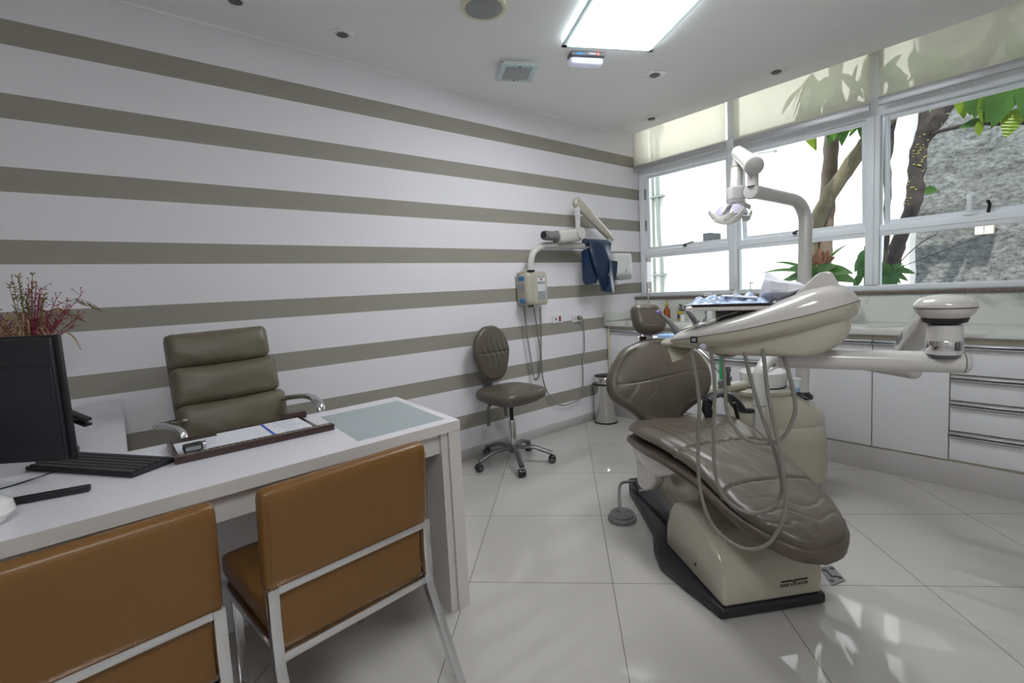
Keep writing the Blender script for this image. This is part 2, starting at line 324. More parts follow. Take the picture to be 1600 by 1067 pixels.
def stone_mat():
    G = mat('rough_grey_stone', (0.4, 0.4, 0.4), 0.9); nt = G.node_tree; nd = nt.nodes; lk = nt.links
    b = nd['Principled BSDF']
    geo = nd.new('ShaderNodeNewGeometry'); mp = nd.new('ShaderNodeMapping'); mp.inputs['Scale'].default_value = (1, 1, 2.0); lk.new(geo.outputs['Position'], mp.inputs[0])
    n = nd.new('ShaderNodeTexNoise'); n.inputs['Scale'].default_value = 17; n.inputs['Detail'].default_value = 10; n.inputs['Roughness'].default_value = 0.8; lk.new(mp.outputs[0], n.inputs['Vector'])
    cr = nd.new('ShaderNodeValToRGB'); cr.color_ramp.elements[0].position = 0.35; cr.color_ramp.elements[0].color = (0.025, 0.027, 0.026, 1)
    cr.color_ramp.elements[1].position = 0.62; cr.color_ramp.elements[1].color = (0.32, 0.33, 0.325, 1)
    lk.new(n.outputs['Fac'], cr.inputs[0]); lk.new(cr.outputs[0], b.inputs['Base Color'])
    bp = nd.new('ShaderNodeBump'); bp.inputs['Strength'].default_value = 1.0; bp.inputs['Distance'].default_value = 0.04
    lk.new(n.outputs['Fac'], bp.inputs['Height']); lk.new(bp.outputs[0], b.inputs['Normal'])
    return G
M['stone'] = stone_mat()

# ------------------------------------------------------------------ geometry helpers
V = Vector
class G:
    """a bag of vertices and faces"""
    def __init__(s): s.v = []; s.f = []
    def add(s, vs, fs):
        o = len(s.v); s.v += [V(p) for p in vs]; s.f += [tuple(i + o for i in f) for f in fs]; return s
    def merge(s, g): return s.add(g.v, g.f)
    def tr(s, M4): s.v = [M4 @ p for p in s.v]; return s
    def move(s, x, y, z): s.v = [p + V((x, y, z)) for p in s.v]; return s
    def rot(s, ax, a, c=(0, 0, 0)):
        Q = Matrix.Rotation(a, 3, ax); c = V(c); s.v = [Q @ (p - c) + c for p in s.v]; return s

def box(x0, x1, y0, y1, z0, z1):
    g = G(); vs = [(x, y, z) for z in (z0, z1) for y in (y0, y1) for x in (x0, x1)]
    return g.add(vs, [(0, 2, 3, 1), (4, 5, 7, 6), (0, 1, 5, 4), (1, 3, 7, 5), (3, 2, 6, 7), (2, 0, 4, 6)])

def smooth_path(P, sub=6):
    P = [V(p) for p in P]; out = []
    for i in range(len(P) - 1):
        a = P[max(0, i - 1)]; b = P[i]; c = P[i + 1]; d = P[min(len(P) - 1, i + 2)]
        for k in range(sub):
            t = k / sub
            out.append(0.5 * ((2 * b) + (c - a) * t + (2 * a - 5 * b + 4 * c - d) * t * t + (3 * b - a - 3 * c + d) * t ** 3))
    out.append(P[-1]); return out

def tube(P, r, n=12, cap=True, sm=0, flat=None):
    """sweep a circle (or an ellipse with flat=(rx, rz)) along P"""
    P = smooth_path(P, sm) if sm else [V(p) for p in P]
    g = G(); N = len(P); rs = r if isinstance(r, (list, tuple)) else [r] * N
    if len(rs) != N: rs = [rs[min(len(rs) - 1, int(i * len(rs) / N))] for i in range(N)]
    T = [(P[min(N - 1, i + 1)] - P[max(0, i - 1)]).normalized() for i in range(N)]
    up = V((0, 0, 1)) if abs(T[0].z) < 0.9 else V((1, 0, 0))
    nrm = (up - T[0] * up.dot(T[0])).normalized()
    vs = []
    for i in range(N):
        nrm = (nrm - T[i] * nrm.dot(T[i])).normalized(); b = T[i].cross(nrm)
        for k in range(n):
            a = 2 * PI * k / n
            if flat: vs.append(P[i] + nrm * flat[1] * math.sin(a) + b * flat[0] * math.cos(a))
            else: vs.append(P[i] + (nrm * math.sin(a) + b * math.cos(a)) * rs[i])
    fs = [(i * n + k, i * n + (k + 1) % n, (i + 1) * n + (k + 1) % n, (i + 1) * n + k) for i in range(N - 1) for k in range(n)]
    if cap: fs += [tuple(range(n)), tuple((N - 1) * n + k for k in reversed(range(n)))]
    return g.add(vs, fs)

def bar(P, w, h, up=(0, 0, 1)):
    """rectangular bar swept along P: w across, h along up"""
    P = [V(p) for p in P]; g = G(); N = len(P); vs = []; up = V(up)
    for i in range(N):
        T = (P[min(N - 1, i + 1)] - P[max(0, i - 1)]).normalized(); s = T.cross(up).normalized(); u = s.cross(T).normalized()
        vs += [P[i] + s * w / 2 * a + u * h / 2 * b for a, b in ((-1, -1), (1, -1), (1, 1), (-1, 1))]
    fs = [(i * 4 + k, i * 4 + (k + 1) % 4, (i + 1) * 4 + (k + 1) % 4, (i + 1) * 4 + k) for i in range(N - 1) for k in range(4)]
    fs += [(3, 2, 1, 0), tuple((N - 1) * 4 + k for k in range(4))]
    return g.add(vs, fs)

def lathe(prof, n=32, c=(0, 0, 0), axis=None):
    """prof = [(r, z)] ; optional axis direction"""
    g = G(); vs = []; fs = []; N = len(prof)
    for r, z in prof:
        for k in range(n):
            a = 2 * PI * k / n; vs.append(V((r * math.cos(a), r * math.sin(a), z)))
    for i in range(N - 1):
        for k in range(n): fs.append((i * n + k, i * n + (k + 1) % n, (i + 1) * n + (k + 1) % n, (i + 1) * n + k))
    if prof[0][0] > 1e-6: fs.append(tuple(reversed(range(n))))
    if prof[-1][0] > 1e-6: fs.append(tuple((N - 1) * n + k for k in range(n)))
    if axis is not None:
        Q = V((0, 0, 1)).rotation_difference(V(axis).normalized()); vs = [Q @ p for p in vs]
    return g.add([p + V(c) for p in vs], fs)

def cyl(a, b, r, n=24):
    a = V(a); b = V(b); return lathe([(r, 0), (r, (b - a).length)], n, a, b - a)

def loft(rings, cap=True, closed=True):
    g = G(); n = len(rings[0]); vs = [p for R in rings for p in R]; N = len(rings)
    K = n if closed else n - 1
    fs = [(i * n + k, i * n + (k + 1) % n, (i + 1) * n + (k + 1) % n, (i + 1) * n + k) for i in range(N - 1) for k in range(K)]
    if cap: fs += [tuple(reversed(range(n))), tuple((N - 1) * n + k for k in range(n))]
    return g.add(vs, fs)

def prism(poly, o, ex, ey, t0, t1, en=None):
    """polygon poly (a,b) in frame o + a ex + b ey, extruded from t0 to t1 along en"""
    o = V(o); ex = V(ex); ey = V(ey); en = V(en) if en is not None else ex.cross(ey).normalized()
    n = len(poly); vs = [o + ex * a + ey * b + en * t for t in (t0, t1) for a, b in poly]
    fs = [tuple(reversed(range(n))), tuple(range(n, 2 * n))] + [(k, (k + 1) % n, n + (k + 1) % n, n + k) for k in range(n)]
    return G().add(vs, fs)

def rbox(sx, sy, sz, r, n=8, puff=0.0):
    """box of full size sx, sy, sz with rounded edges r, centred; puff swells the broad faces"""
    g = G(); hx, hy, hz = sx / 2, sy / 2, sz / 2; r = min(r, hx, hy, hz)
    for ax in range(3):
        for sgn in (-1, 1):
            vs = []
            for i in range(n + 1):
                for j in range(n + 1):
                    # cluster samples toward the edges
                    a = math.sin((i / n - .5) * PI); b = math.sin((j / n - .5) * PI)
                    p = [0, 0, 0]; p[ax] = sgn; p[(ax + 1) % 3] = a; p[(ax + 2) % 3] = b
                    q = V((p[0] * hx, p[1] * hy, p[2] * hz))
                    c = V((max(-hx + r, min(hx - r, q.x)), max(-hy + r, min(hy - r, q.y)), max(-hz + r, min(hz - r, q.z))))
                    dd = q - c
                    if dd.length > 1e-9:
                        m_ = max(abs(dd.x), abs(dd.y), abs(dd.z)); dd = dd.normalized() * r
                    q = c + dd
                    if puff:
                        u = (1 - (q.x / hx) ** 2) if hx > 0 else 0; w = (1 - (q.y / hy) ** 2); z = (1 - (q.z / hz) ** 2)
                        mn = min(hx, hy, hz)
                        if mn == hz: q.z += (1 if q.z > 0 else -1) * puff * max(0, u) * max(0, w) if abs(q.z) > 1e-6 else 0
                        elif mn == hy: q.y += (1 if q.y > 0 else -1) * puff * max(0, u) * max(0, z) if abs(q.y) > 1e-6 else 0
                        else: q.x += (1 if q.x > 0 else -1) * puff * max(0, w) * max(0, z) if abs(q.x) > 1e-6 else 0
                    vs.append(q)
            fs = []
            for i in range(n):
                for j in range(n):
                    f = (i * (n + 1) + j, (i + 1) * (n + 1) + j, (i + 1) * (n + 1) + j + 1, i * (n + 1) + j + 1)
                    fs.append(f if sgn > 0 else f[::-1])
            g.add(vs, fs)
    return g

def resample(poly, n):
    """closed Catmull-Rom resample of a 2D outline"""
    P = [V((p[0], p[1], 0)) for p in poly]; N = len(P); out = []
    for i in range(N):
        a, b, c, d = P[i - 1], P[i], P[(i + 1) % N], P[(i + 2) % N]
        for k in range(n):
            t = k / n
            q = 0.5 * ((2 * b) + (c - a) * t + (2 * a - 5 * b + 4 * c - d) * t * t + (3 * b - a - 3 * c + d) * t ** 3)
            out.append((q.x, q.y))
    return out

def puffy(outline, th, r, dome, o, ex, ey, en, wrinkle=None, back_dome=0.0, n=4):
    """cushion with an organic outline: rounded rim radius r, thickness th along en, domed front"""
    P = resample(outline, n); cx = sum(p[0] for p in P) / len(P); cy = sum(p[1] for p in P) / len(P)
    o = V(o); ex = V(ex); ey = V(ey); en = V(en); rings = []
    def ring(inset, h, sc=None):
        R = []
        for (a, b) in P:
            dx, dy = a - cx, b - cy; L = math.hypot(dx, dy)
            k = sc if sc is not None else max(0.02, 1 - inset / L)
            hh = h
            if sc is not None:
                hh = h + (wrinkle(cx + dx * k, cy + dy * k) if wrinkle and h > th * .5 else 0)
            R.append(o + ex * (cx + dx * k) + ey * (cy + dy * k) + en * hh)
        return R
    for k in (0.02, .3, .6, .8): rings.append(ring(0, -back_dome * (1 - k * k), k))
    for i in range(5):
        a = PI / 2 * i / 4; rings.append(ring(r * (1 - math.sin(a)), r * (1 - math.cos(a))))
    for i in range(5):
        a = PI / 2 * i / 4; rings.append(ring(r * (1 - math.cos(a)), th - r * (1 - math.sin(a))))
    k0 = min(1 - r / math.hypot(p[0] - cx, p[1] - cy) for p in P) - .01
    for q in range(30):
        k = k0 * (1 - q / 30) + .02; rings.append(ring(0, th + dome * (1 - (k / (k0 + .02)) ** 2), k))
    return loft(rings)

def build(name, g, mt, parent=None, loc=(0, 0, 0), smooth=True, bevel=0.0, seg=2, ang=35):
    """link a bag as ONE mesh object. g is in the parent's local frame"""
    me = bpy.data.meshes.new(name); me.from_pydata([tuple(p) for p in g.v], [], g.f)
    me.materials.append(M[mt] if isinstance(mt, str) else mt)
    bm = bmesh.new(); bm.from_mesh(me)
    bmesh.ops.remove_doubles(bm, verts=bm.verts, dist=1e-5)
    bmesh.ops.recalc_face_normals(bm, faces=bm.faces)
    if bevel > 0:
        es = [e for e in bm.edges if len(e.link_faces) == 2 and e.calc_face_angle(0) > math.radians(ang)]
        if es: bmesh.ops.bevel(bm, geom=es, offset=bevel, segments=seg, profile=0.5, affect='EDGES', clamp_overlap=True)
    if smooth:
        for f in bm.faces: f.smooth = True
        for e in bm.edges:
            if len(e.link_faces) == 2 and e.calc_face_angle(0) > math.radians(ang): e.smooth = False
    bm.to_mesh(me); bm.free()
    o = bpy.data.objects.new(name, me); COL.objects.link(o); o.location = loc
    if parent is not None: o.parent = parent
    return o

def thing(name, label, cat, loc=(0, 0, 0), rotz=0.0, group=None):
    o = bpy.data.objects.new(name, None); COL.objects.link(o); o.empty_display_size = 0.1
    o.location = loc; o.rotation_euler = (0, 0, rotz); o['label'] = label; o['category'] = cat
    if group: o['group'] = group
    return o
def tag(o, label, cat, group=None):
    o['label'] = label; o['category'] = cat
    if group: o['group'] = group
    return o
def struct(name, g=None, mt=None, **k):
    if g is None:
        o = bpy.data.objects.new(name, None); COL.objects.link(o)
    else: o = build(name, g, mt, **k)
    o['kind'] = 'structure'; return o
def wpart(name, g, mt, par, **k):
    """part given in world coordinates, parent at a location with rotation"""
    Mi = (Matrix.Translation(par.location) @ par.rotation_euler.to_matrix().to_4x4()).inverted() if par.parent is None else None
    if Mi is None:
        pp = par.parent
        Mi = (Matrix.Translation(pp.location) @ pp.rotation_euler.to_matrix().to_4x4() @ Matrix.Translation(par.location)).inverted()
    return build(name, g.tr(Mi), mt, par, **k)
def dup(root, loc=None, rotz=None, label=None, group=None):
    r = root.copy(); COL.objects.link(r)
    if loc is not None: r.location = loc
    if rotz is not None: r.rotation_euler = (0, 0, rotz)
    if label: r['label'] = label
    if group: r['group'] = group
    for ch in list(root.children):
        c = ch.copy(); COL.objects.link(c); c.parent = r
        for gc in list(ch.children):
            d = gc.copy(); COL.objects.link(d); d.parent = c
    return r
def text_bag(txt, size, o, ex, ey, depth=0.0008, shear=0.0, bold=0.0):
    """letters as solid geometry in a plane"""
    cu = bpy.data.curves.new('lettering', 'FONT'); cu.body = txt; cu.size = size; cu.extrude = depth / 2; cu.shear = shear; cu.offset = bold; cu.align_x = 'CENTER'; cu.align_y = 'CENTER'
    ob = bpy.data.objects.new('lettering', cu); COL.objects.link(ob)
    dg = bpy.context.evaluated_depsgraph_get(); me = bpy.data.meshes.new_from_object(ob.evaluated_get(dg))
    ex = V(ex).normalized(); ey = V(ey).normalized(); en = ex.cross(ey); o = V(o)
    g = G(); g.add([o + ex * p.co.x + ey * p.co.y + en * p.co.z for p in me.vertices], [tuple(f.vertices) for f in me.polygons])
    bpy.data.objects.remove(ob); bpy.data.curves.remove(cu); bpy.data.meshes.remove(me)
    return g
def lerp(T, x):
    if x <= T[0][0]: return T[0][1]
    for (a, b), (c, d) in zip(T, T[1:]):
        if x <= c: return b + (d - b) * (x - a) / (c - a) if c > a else d
    return T[-1][1]
# ================================================================== THE ROOM
XL, YB, CZ = -5.9, -4.6, 2.645
struct('floor', box(XL - .1, 0.0, YB - .1, .1, -.1, 0), 'floor', smooth=False)
struct('wall_north', box(XL - .1, 0.0, 0, .12, 0, 2.95), 'stripe', smooth=False)
g = box(0.0, .09, -.05, .12, 1.07, 2.95)
struct('wall_corner', g, 'stripe', smooth=False)
g = box(0.0, .14, YB - .1, .12, -.1, 1.07)
g.merge(box(0.0, .14, YB - .1, -3.90, 1.07, 2.95))
g.merge(box(0.0, .14, -3.90, -.05, 2.86, 2.95))
struct('wall_east', g, 'paint', smooth=False)
struct('wall_west', box(XL - .1, XL, YB - .1, .0, 0, 2.95), 'farwall', smooth=False)
struct('wall_south', box(XL, 0, YB - .1, YB, 0, 2.95), 'farwall', smooth=False)
# dropped ceiling with an open blind recess along the window, slab above
g = box(XL, -.165, YB, 0, CZ, CZ + .05)
g.merge(box(XL, 0.09, YB, 0, 2.95, 3.05))
g.merge(box(-.22, -.165, YB, 0, CZ + .05, 2.95))
struct('ceiling', g, 'ceiling', smooth=False)
struct('trim_1', box(XL, -.02, -.018, 0, CZ - .012, CZ), 'ceiling', smooth=False)
struct('baseboard_north', box(XL, -.56, -.014, 0, 0, .074), 'kick', bevel=.002)
struct('trim_2', box(-.135, .10, -3.95, .0, 1.072, 1.097), 'granite', bevel=.003)
struct('baseboard_west', box(XL, XL + .014, YB, 0, 0, .074), 'kick', bevel=.002)
struct('baseboard_south', box(XL, 0, YB, YB + .014, 0, .074), 'kick', bevel=.002)

# ------------------------------------------------------------------ windows
bays = [(-.048, -.905), (-.98, -1.885), (-1.966, -2.88), (-2.96, -3.88)]
FX0, FX1 = -.015, .045
frame = struct('window_1')
g = box(FX0, FX1, -3.90, -.005, 1.097, 1.134)
g.merge(box(FX0, FX1, -3.90, -.005, 2.275, 2.395)).merge(box(FX0, FX1, -3.90, -.005, 2.82, 2.86))
build('window_frame', g, 'winframe', frame, bevel=.004)
for i, (a, b) in enumerate([(-.005, -.048), (-.905, -.98), (-1.885, -1.966), (-2.88, -2.96)]):
    g = box(FX0 - .008, FX1 + .02, b, a, 1.134, 2.275).merge(box(FX0 - .004, FX1, b, a, 2.395, 2.82))
    g.merge(box(FX0 - .016, FX0 - .006, b + .030, b + .036, 1.134, 2.275))
    build('mullion', g, 'winframe', frame, bevel=.003)
for i, (a, b) in enumerate(bays):
    w = struct('window_%d' % (i + 2))
    g = box(FX0, FX1, b, a, 1.472, 1.545).merge(box(FX0 - .006, FX1, b, a, 1.50, 1.508))
    build('window_rail', g, 'winframe', w, bevel=.003)
    build('window_pane', box(.012, .016, b, a, 1.134, 1.472), 'glass', w, smooth=False)
    build('transom_pane', box(.012, .016, b, a, 2.395, 2.82), 'glass', w, smooth=False)
    # top-hung sash, opened outward
    zt, zb, s = 2.272, 1.55, .028
    S = G(); S.merge(box(.02, .05, b + .01, b + .01 + s, zb, zt)).merge(box(.02, .05, a - .01 - s, a - .01, zb, zt))
    S.merge(box(.021, .049, b + .01 + s, a - .01 - s, zt - s, zt)).merge(box(.021, .049, b + .01 + s, a - .01 - s, zb, zb + s))
    P = box(.032, .036, b + .03, a - .03, zb + s, zt - s)
    ang = (-.0, -.05, -.055, -.05)[i]
    for q in (S, P): q.rot('Y', ang, (.03, 0, zt))
    sash = build('window_sash', S, 'winframe', w, bevel=.003)
    build('sash_pane', P, 'glass', sash, smooth=False)
    # friction stay and catch on the rail
    cy = (a + b) / 2 - (.02 if i == 0 else .0)
    if i == 2: cy = -2.42
    hg = box(-.045, -.012, cy - .012, cy + .012, 1.545, 1.56).merge(bar([(-.03, cy, 1.565), (-.05, cy - .10, 1.578)], .014, .010))
    if i == 2: hg = box(-.03, -.012, cy - .03, cy + .03, 1.545, 1.556).merge(box(-.028, -.014, cy - .012, cy + .012, 1.55, 1.67))
    build('window_handle', hg, 'winframe' if i == 2 else 'black', w, bevel=.002)
    if i == 2: build('stay_hook', tube([(.03, cy - .08, 1.55), (.03, cy - .085, 1.60), (.02, cy - .075, 1.625)], .009, 8), 'black', w)
# ------------------------------------------------------------------ roller blinds
bl = [(-.012, -.93, 2.305), (-1.0, -1.925, 2.297), (-1.972, -2.93, 2.318), (-2.97, -3.9, 2.318)]
lab = ['sheer cream roller blind in the corner, over the pane with the grey pipes', 'sheer cream roller blind in the middle, with leaf shadows showing through',
       'sheer cream roller blind at right, over the pane facing the rough stone wall', 'sheer cream roller blind beyond the right edge of view']
for i, (a, b, z) in enumerate(bl):
    t = thing('roller_blind', lab[i], 'blind', (-.10, (a + b) / 2, 2.9), 0, 'roller blinds along the window')
    wpart('blind_fabric', box(-.1006, -.0994, b, a, z + .05, 2.9), 'blind', t, smooth=False)
    bb = wpart('bottom_bar', box(-.110, -.090, b, a, z, z + .052), 'alu', t, bevel=.003)
    wpart('roller_tube', cyl((-.085, b, 2.9), (-.085, a, 2.9), .022, 16), 'alu', t)
    bb['label'] = 'grey aluminium bottom bar'

# ================================================================== COURTYARD
struct('courtyard_ground', box(.14, 3.2, -5.5, 2.2, -.1, 0), 'extwall', smooth=False)
struct('wall_courtyard_white', box(2.6, 2.8, -6.0, 2.4, 0, 5.2), 'extwall', smooth=False)
struct('wall_courtyard_end', box(.14, 2.8, 2.2, 2.4, 0, 5.2), 'extwall', smooth=False)
# rough stone cladding with a really uneven face
random.seed(3)
ny, nz = 150, 110; vs = []; Y0, Y1, Z0, Z1 = -6.0, -1.73, 0.0, 4.2
from mathutils import noise
for j in range(nz + 1):
    for i in range(ny + 1):
        y = Y0 + (Y1 - Y0) * i / ny; z = Z0 + (Z1 - Z0) * j / nz
        h = noise.fractal(V((y * 2.2, z * 4.5, 0)), 1.0, 2.1, 5) * .05
        vs.append((2.25 - h, y, z))
fs = [(j * (ny + 1) + i, j * (ny + 1) + i + 1, (j + 1) * (ny + 1) + i + 1, (j + 1) * (ny + 1) + i) for j in range(nz) for i in range(ny)]
g = G().add(vs, fs); g.merge(box(2.3, 2.6, Y0, Y1, Z0, Z1))
struct('wall_courtyard_stone', g, 'stone', smooth=True)

t = thing('drain_pipe', 'pair of slim grey pipes clamped to the white outdoor wall at the corner', 'pipe', (2.5, 1.5, 0))
wpart('pipe_run', tube([(2.54, 1.60, .0), (2.54, 1.585, 4.5)], .022, 10), 'pipe', t)
wpart('pipe_run', tube([(2.54, 1.46, .0), (2.54, 1.46, 1.6), (2.54, 1.50, 2.0), (2.54, 1.50, 4.5)], .028, 10), 'pipe', t)
for z in (1.35, 2.56, 3.6): wpart('pipe_clamp', box(2.50, 2.598, 1.40, 1.66, z - .015, z + .015), 'pipe', t, bevel=.004)
t = thing('meter_box', 'dark grey two-part box on the white outdoor wall, left of the lamp head', 'box', (2.6, .63, 1.7))
wpart('box_body', box(2.5, 2.6, .62, .74, 1.66, 1.90), 'extdark', t, bevel=.006)
wpart('box_body', box(2.48, 2.6, .52, .61, 1.68, 1.88), 'extdark', t, bevel=.006)
t = thing('wall_bracket', 'thin pale rod sticking out of the white outdoor wall', 'bracket', (2.6, -.1, 2.84))
wpart('rod', tube([(2.6, .0, 2.86), (2.46, -.28, 2.80)], .008, 8), 'pipe', t)
wpart('rod_tip', cyl((2.46, -.28, 2.785), (2.46, -.28, 2.815), .02, 12), 'pipe', t)
t = thing('wall_lantern', 'small lit lantern with dark frame on the rough stone wall', 'lantern', (2.18, -2.25, 1.52))
wpart('lantern_glass', box(2.09, 2.18, -2.31, -2.19, 1.525, 1.62), 'lanternglow', t, bevel=.002)
g = G()
for y in (-2.315, -2.25, -2.185):
    g.merge(bar([(2.088, y, 1.52), (2.088, y, 1.63)], .006, .006, (1, 0, 0)))
g.merge(box(2.08, 2.2, -2.325, -2.175, 1.513, 1.523)).merge(box(2.06, 2.2, -2.34, -2.16, 1.63, 1.642))
g.merge(bar([(2.086, -2.31, 1.62), (2.086, -2.25, 1.575), (2.086, -2.19, 1.62)], .005, .005))
wpart('lantern_frame', g, 'darkgrey', t, smooth=False)
wpart('back_plate', box(2.18, 2.24, -2.28, -2.22, 1.53, 1.62), 'darkgrey', t)

def leaf(base, d, L, W, droop=.3, up=(0, 0, 1), ribs=True, fold=.15):
    """one leaf blade: base point, direction, length, width"""
    base = V(base); d = V(d).normalized(); up = V(up); s = d.cross(up)
    if s.length < .05: s = d.cross(V((1, 0, 0)))
    s.normalize(); nn = s.cross(d); N = 18 if ribs else 9; vs = []
    for i in range(N + 1):
        t = i / N; w = W * .5 * (math.sin(PI * min(1, t ** .75)) ** .8 if 0 < t < 1 else 0.02)
        c = base + d * L * t + V((0, 0, -1)) * droop * L * t * t
        rip = (.035 * W * (1 if i % 2 else -1)) if ribs else 0
        for k, a in enumerate((-1, -.5, 0, .5, 1)):
            vs.append(c + s * w * a + nn * (abs(a) * w * fold + (rip if k in (1, 3) else 0)))
    fs = [(i * 5 + k, i * 5 + k + 1, (i + 1) * 5 + k + 1, (i + 1) * 5 + k) for i in range(N) for k in range(4)]
    return G().add(vs, fs)

# trees
def rough_tube(P, r, n=12, sub=6, amp=.12, seed=1):
    g = tube(P, r, n, sm=sub)
    for p in g.v:
        pass
    out = []
    for p in g.v:
        k = noise.noise(p * 9 + V((seed, 0, 0)))
        out.append(p + V((noise.noise(p * 14), noise.noise(p * 14 + V((5, 5, 5))), 0)) * amp * .12)
    g.v = out; return g
t1 = thing('courtyard_tree', 'brown tree with one upright and one leaning trunk seen through the middle pane', 'tree', (1.3, -1.15, 0))
wpart('trunk', rough_tube([(1.3, -1.16, 0), (1.3, -1.18, 1.1), (1.3, -1.21, 1.6), (1.3, -1.24, 2.1), (1.3, -1.27, 2.6), (1.32, -1.30, 3.3)], [.08, .074, .07, .068, .064, .06]), 'bark', t1)
wpart('leaning_trunk', rough_tube([(1.24, -1.02, 0), (1.22, -1.06, 1.1), (1.2, -1.12, 1.55), (1.2, -1.23, 1.88), (1.2, -1.40, 2.15), (1.2, -1.60, 2.42), (1.22, -1.85, 2.66), (1.25, -2.1, 2.85), (1.25, -2.5, 3.0)], [.08, .074, .07, .066, .064, .062, .058, .055, .05]), 'barkgreen', t1)
wpart('branch', rough_tube([(1.3, -1.70, 1.2), (1.32, -1.70, 1.9), (1.3, -1.70, 2.45), (1.28, -1.78, 2.9)], [.02, .03, .05, .06]), 'barkdark', t1)
t2 = thing('courtyard_tree', 'dark lichen-spotted tree trunk leaning in front of the stone wall', 'tree', (1.0, -1.8, 0))
wpart('trunk', rough_tube([(1.0, -1.76, 0), (1.0, -1.79, .8), (1.0, -1.80, 1.14), (1.0, -1.845, 1.42), (1.0, -1.92, 1.66), (1.0, -1.955, 1.82), (1.0, -1.965, 2.0), (1.0, -1.985, 2.22), (1.0, -2.06, 2.38), (1.0, -2.16, 2.52), (1.02, -2.35, 2.8), (1.05, -2.5, 3.2)], [.06, .058, .054, .052, .054, .06, .056, .058, .068, .056, .05, .04]), 'barkdark', t2)
wpart('branch', rough_tube([(1.0, -1.99, 2.2), (1.0, -2.0, 2.45), (1.02, -2.02, 2.9)], [.035, .03, .025]), 'barkdark', t2)
wpart('branch', tube([(1.0, -2.02, 2.28), (.9, -2.15, 2.28), (.8, -2.35, 2.25), (.75, -2.6, 2.18), (.72, -2.9, 2.22)], .014, 8, sm=5), 'barkdark', t2)
g = G(); random.seed(11)
for i in range(70):
    z = random.uniform(1.75, 2.42); a = random.uniform(2.4, 4.6)
    yc = lerp([(1.7, -1.93), (2.0, -1.965), (2.22, -1.985), (2.42, -2.1)], z); r = .056
    c = V((1.0 + r * math.cos(a), yc + r * math.sin(a), z)); s = random.uniform(.004, .0075)
    g.merge(rbox(s * 2, s * 2, s, s * .5, 2).move(*c))
o = wpart('lichen', g, 'lichen', t2); o['kind'] = 'stuff'
FOL = G(); FL = G(); random.seed(21)
def canopy(n, yr, zr, xr, L, gl, gd, pl=.25):
    for i in range(n):
        p = (random.uniform(*xr), random.uniform(*yr), random.uniform(*zr))
        a = random.uniform(0, 2 * PI); d = (math.cos(a) * .5, math.sin(a) * .5, -random.uniform(.3, 1.2))
        ll = random.uniform(*L)
        (gl if random.random() < pl else gd).merge(leaf(p, d, ll, ll * random.uniform(.32, .42), .15, up=(random.uniform(-1, 1), random.uniform(-1, 1), .8)))
canopy(46, (-2.1, -1.15), (2.66, 3.0), (.6, 1.2), (.24, .38), FL, FOL, .15)
canopy(20, (-3.6, -2.3), (2.55, 2.9), (.5, 1.1), (.20, .30), FL, FOL, .2)
canopy(5, (-1.6, -1.5), (2.52, 2.6), (1.0, 1.2), (.12, .16), FL, FOL, .4)
for (p, d, L, W, li) in [((.8, -2.25, 2.52), (.05, -.1, -1), .20, .09, 1), ((.75, -2.32, 2.50), (0, .05, -1), .18, .09, 0), ((.75, -2.37, 2.53), (0, .15, -1), .24, .10, 0),
    ((.72, -2.5, 2.52), (0, .35, -1), .30, .12, 0), ((.7, -2.58, 2.50), (0, .5, -1), .34, .13, 0), ((.68, -2.62, 2.52), (0, .1, -1), .32, .13, 0), ((.66, -2.70, 2.52), (0, .2, -1), .30, .13, 0),
    ((.72, -2.55, 2.28), (0, .3, -1), .18, .11, 1), ((.7, -2.66, 2.30), (0, .1, -1), .22, .12, 1), ((.76, -2.36, 2.26), (0, 0, -1), .10, .05, 1), ((.75, -2.42, 2.46), (0, .2, -1), .22, .11, 1),
    ((.8, -2.38, 2.27), (0, 1, -.1), .14, .06, 0), ((.98, -2.02, 1.86), (-.2, -.9, -.2), .09, .07, 0), ((.75, -2.45, 2.5), (0, .2, -1), .26, .12, 0), ((.69, -2.75, 2.28), (0, .4, -1), .2, .1, 0)]:
    (FL if li else FOL).merge(leaf(p, d, L, W, .05, up=(-1, 0, .15)))
wpart('foliage', FOL, 'leaf', t2); wpart('young_foliage', FL, 'leaflight', t2)
# staghorn fern on the trunk of the first tree
t = thing('potted_fern', 'broad-leaved green plant with a dry brown crown at the foot of the brown tree', 'plant', (.95, -1.25, .9))
g = G(); gd = G(); random.seed(5)
for (dy, dz, L, W) in [(.9, .75, .50, .035), (1, .45, .58, .04), (.9, .15, .36, .07), (.6, .5, .32, .05), (.7, .1, .34, .09), (.3, 1.1, .34, .035), (-.6, .25, .40, .13), (-.9, .1, .34, .14), (-.5, .9, .50, .03), (-.2, .5, .26, .05), (.3, .1, .30, .12), (-.1, .0, .24, .11), (.1, .4, .26, .05), (-.35, .3, .3, .1), (.45, .35, .3, .08)]:
    g.merge(leaf((.9, -1.27, 1.22), (random.uniform(-.3, .1), dy, dz), L, W, .35, up=(-.8, 0, .6), ribs=False))
wpart('fronds', g, 'leaf', t)
for i in range(34):
    a = random.uniform(-1.2, 1.3); gd.merge(leaf((.86, -1.33 + random.uniform(-.03, .03), 1.33), (random.uniform(-.5, .2), math.sin(a), math.cos(a) * .9), random.uniform(.08, .13), .05, -.1, up=(-1, 0, .2), ribs=False, fold=.5))
wpart('dry_crown', gd, 'dryleaf', t)
wpart('root_ball', rbox(.22, .24, .24, .1, 6).move(.98, -1.3, 1.12), 'bark', t)
wpart('stem', tube([(.98, -1.3, 0), (.98, -1.3, 1.1)], .03, 8), 'bark', t)
t = thing('climbing_plant', 'small glossy dark green plant low on the dark leaning trunk', 'plant', (.9, -1.82, .9))
g = G()
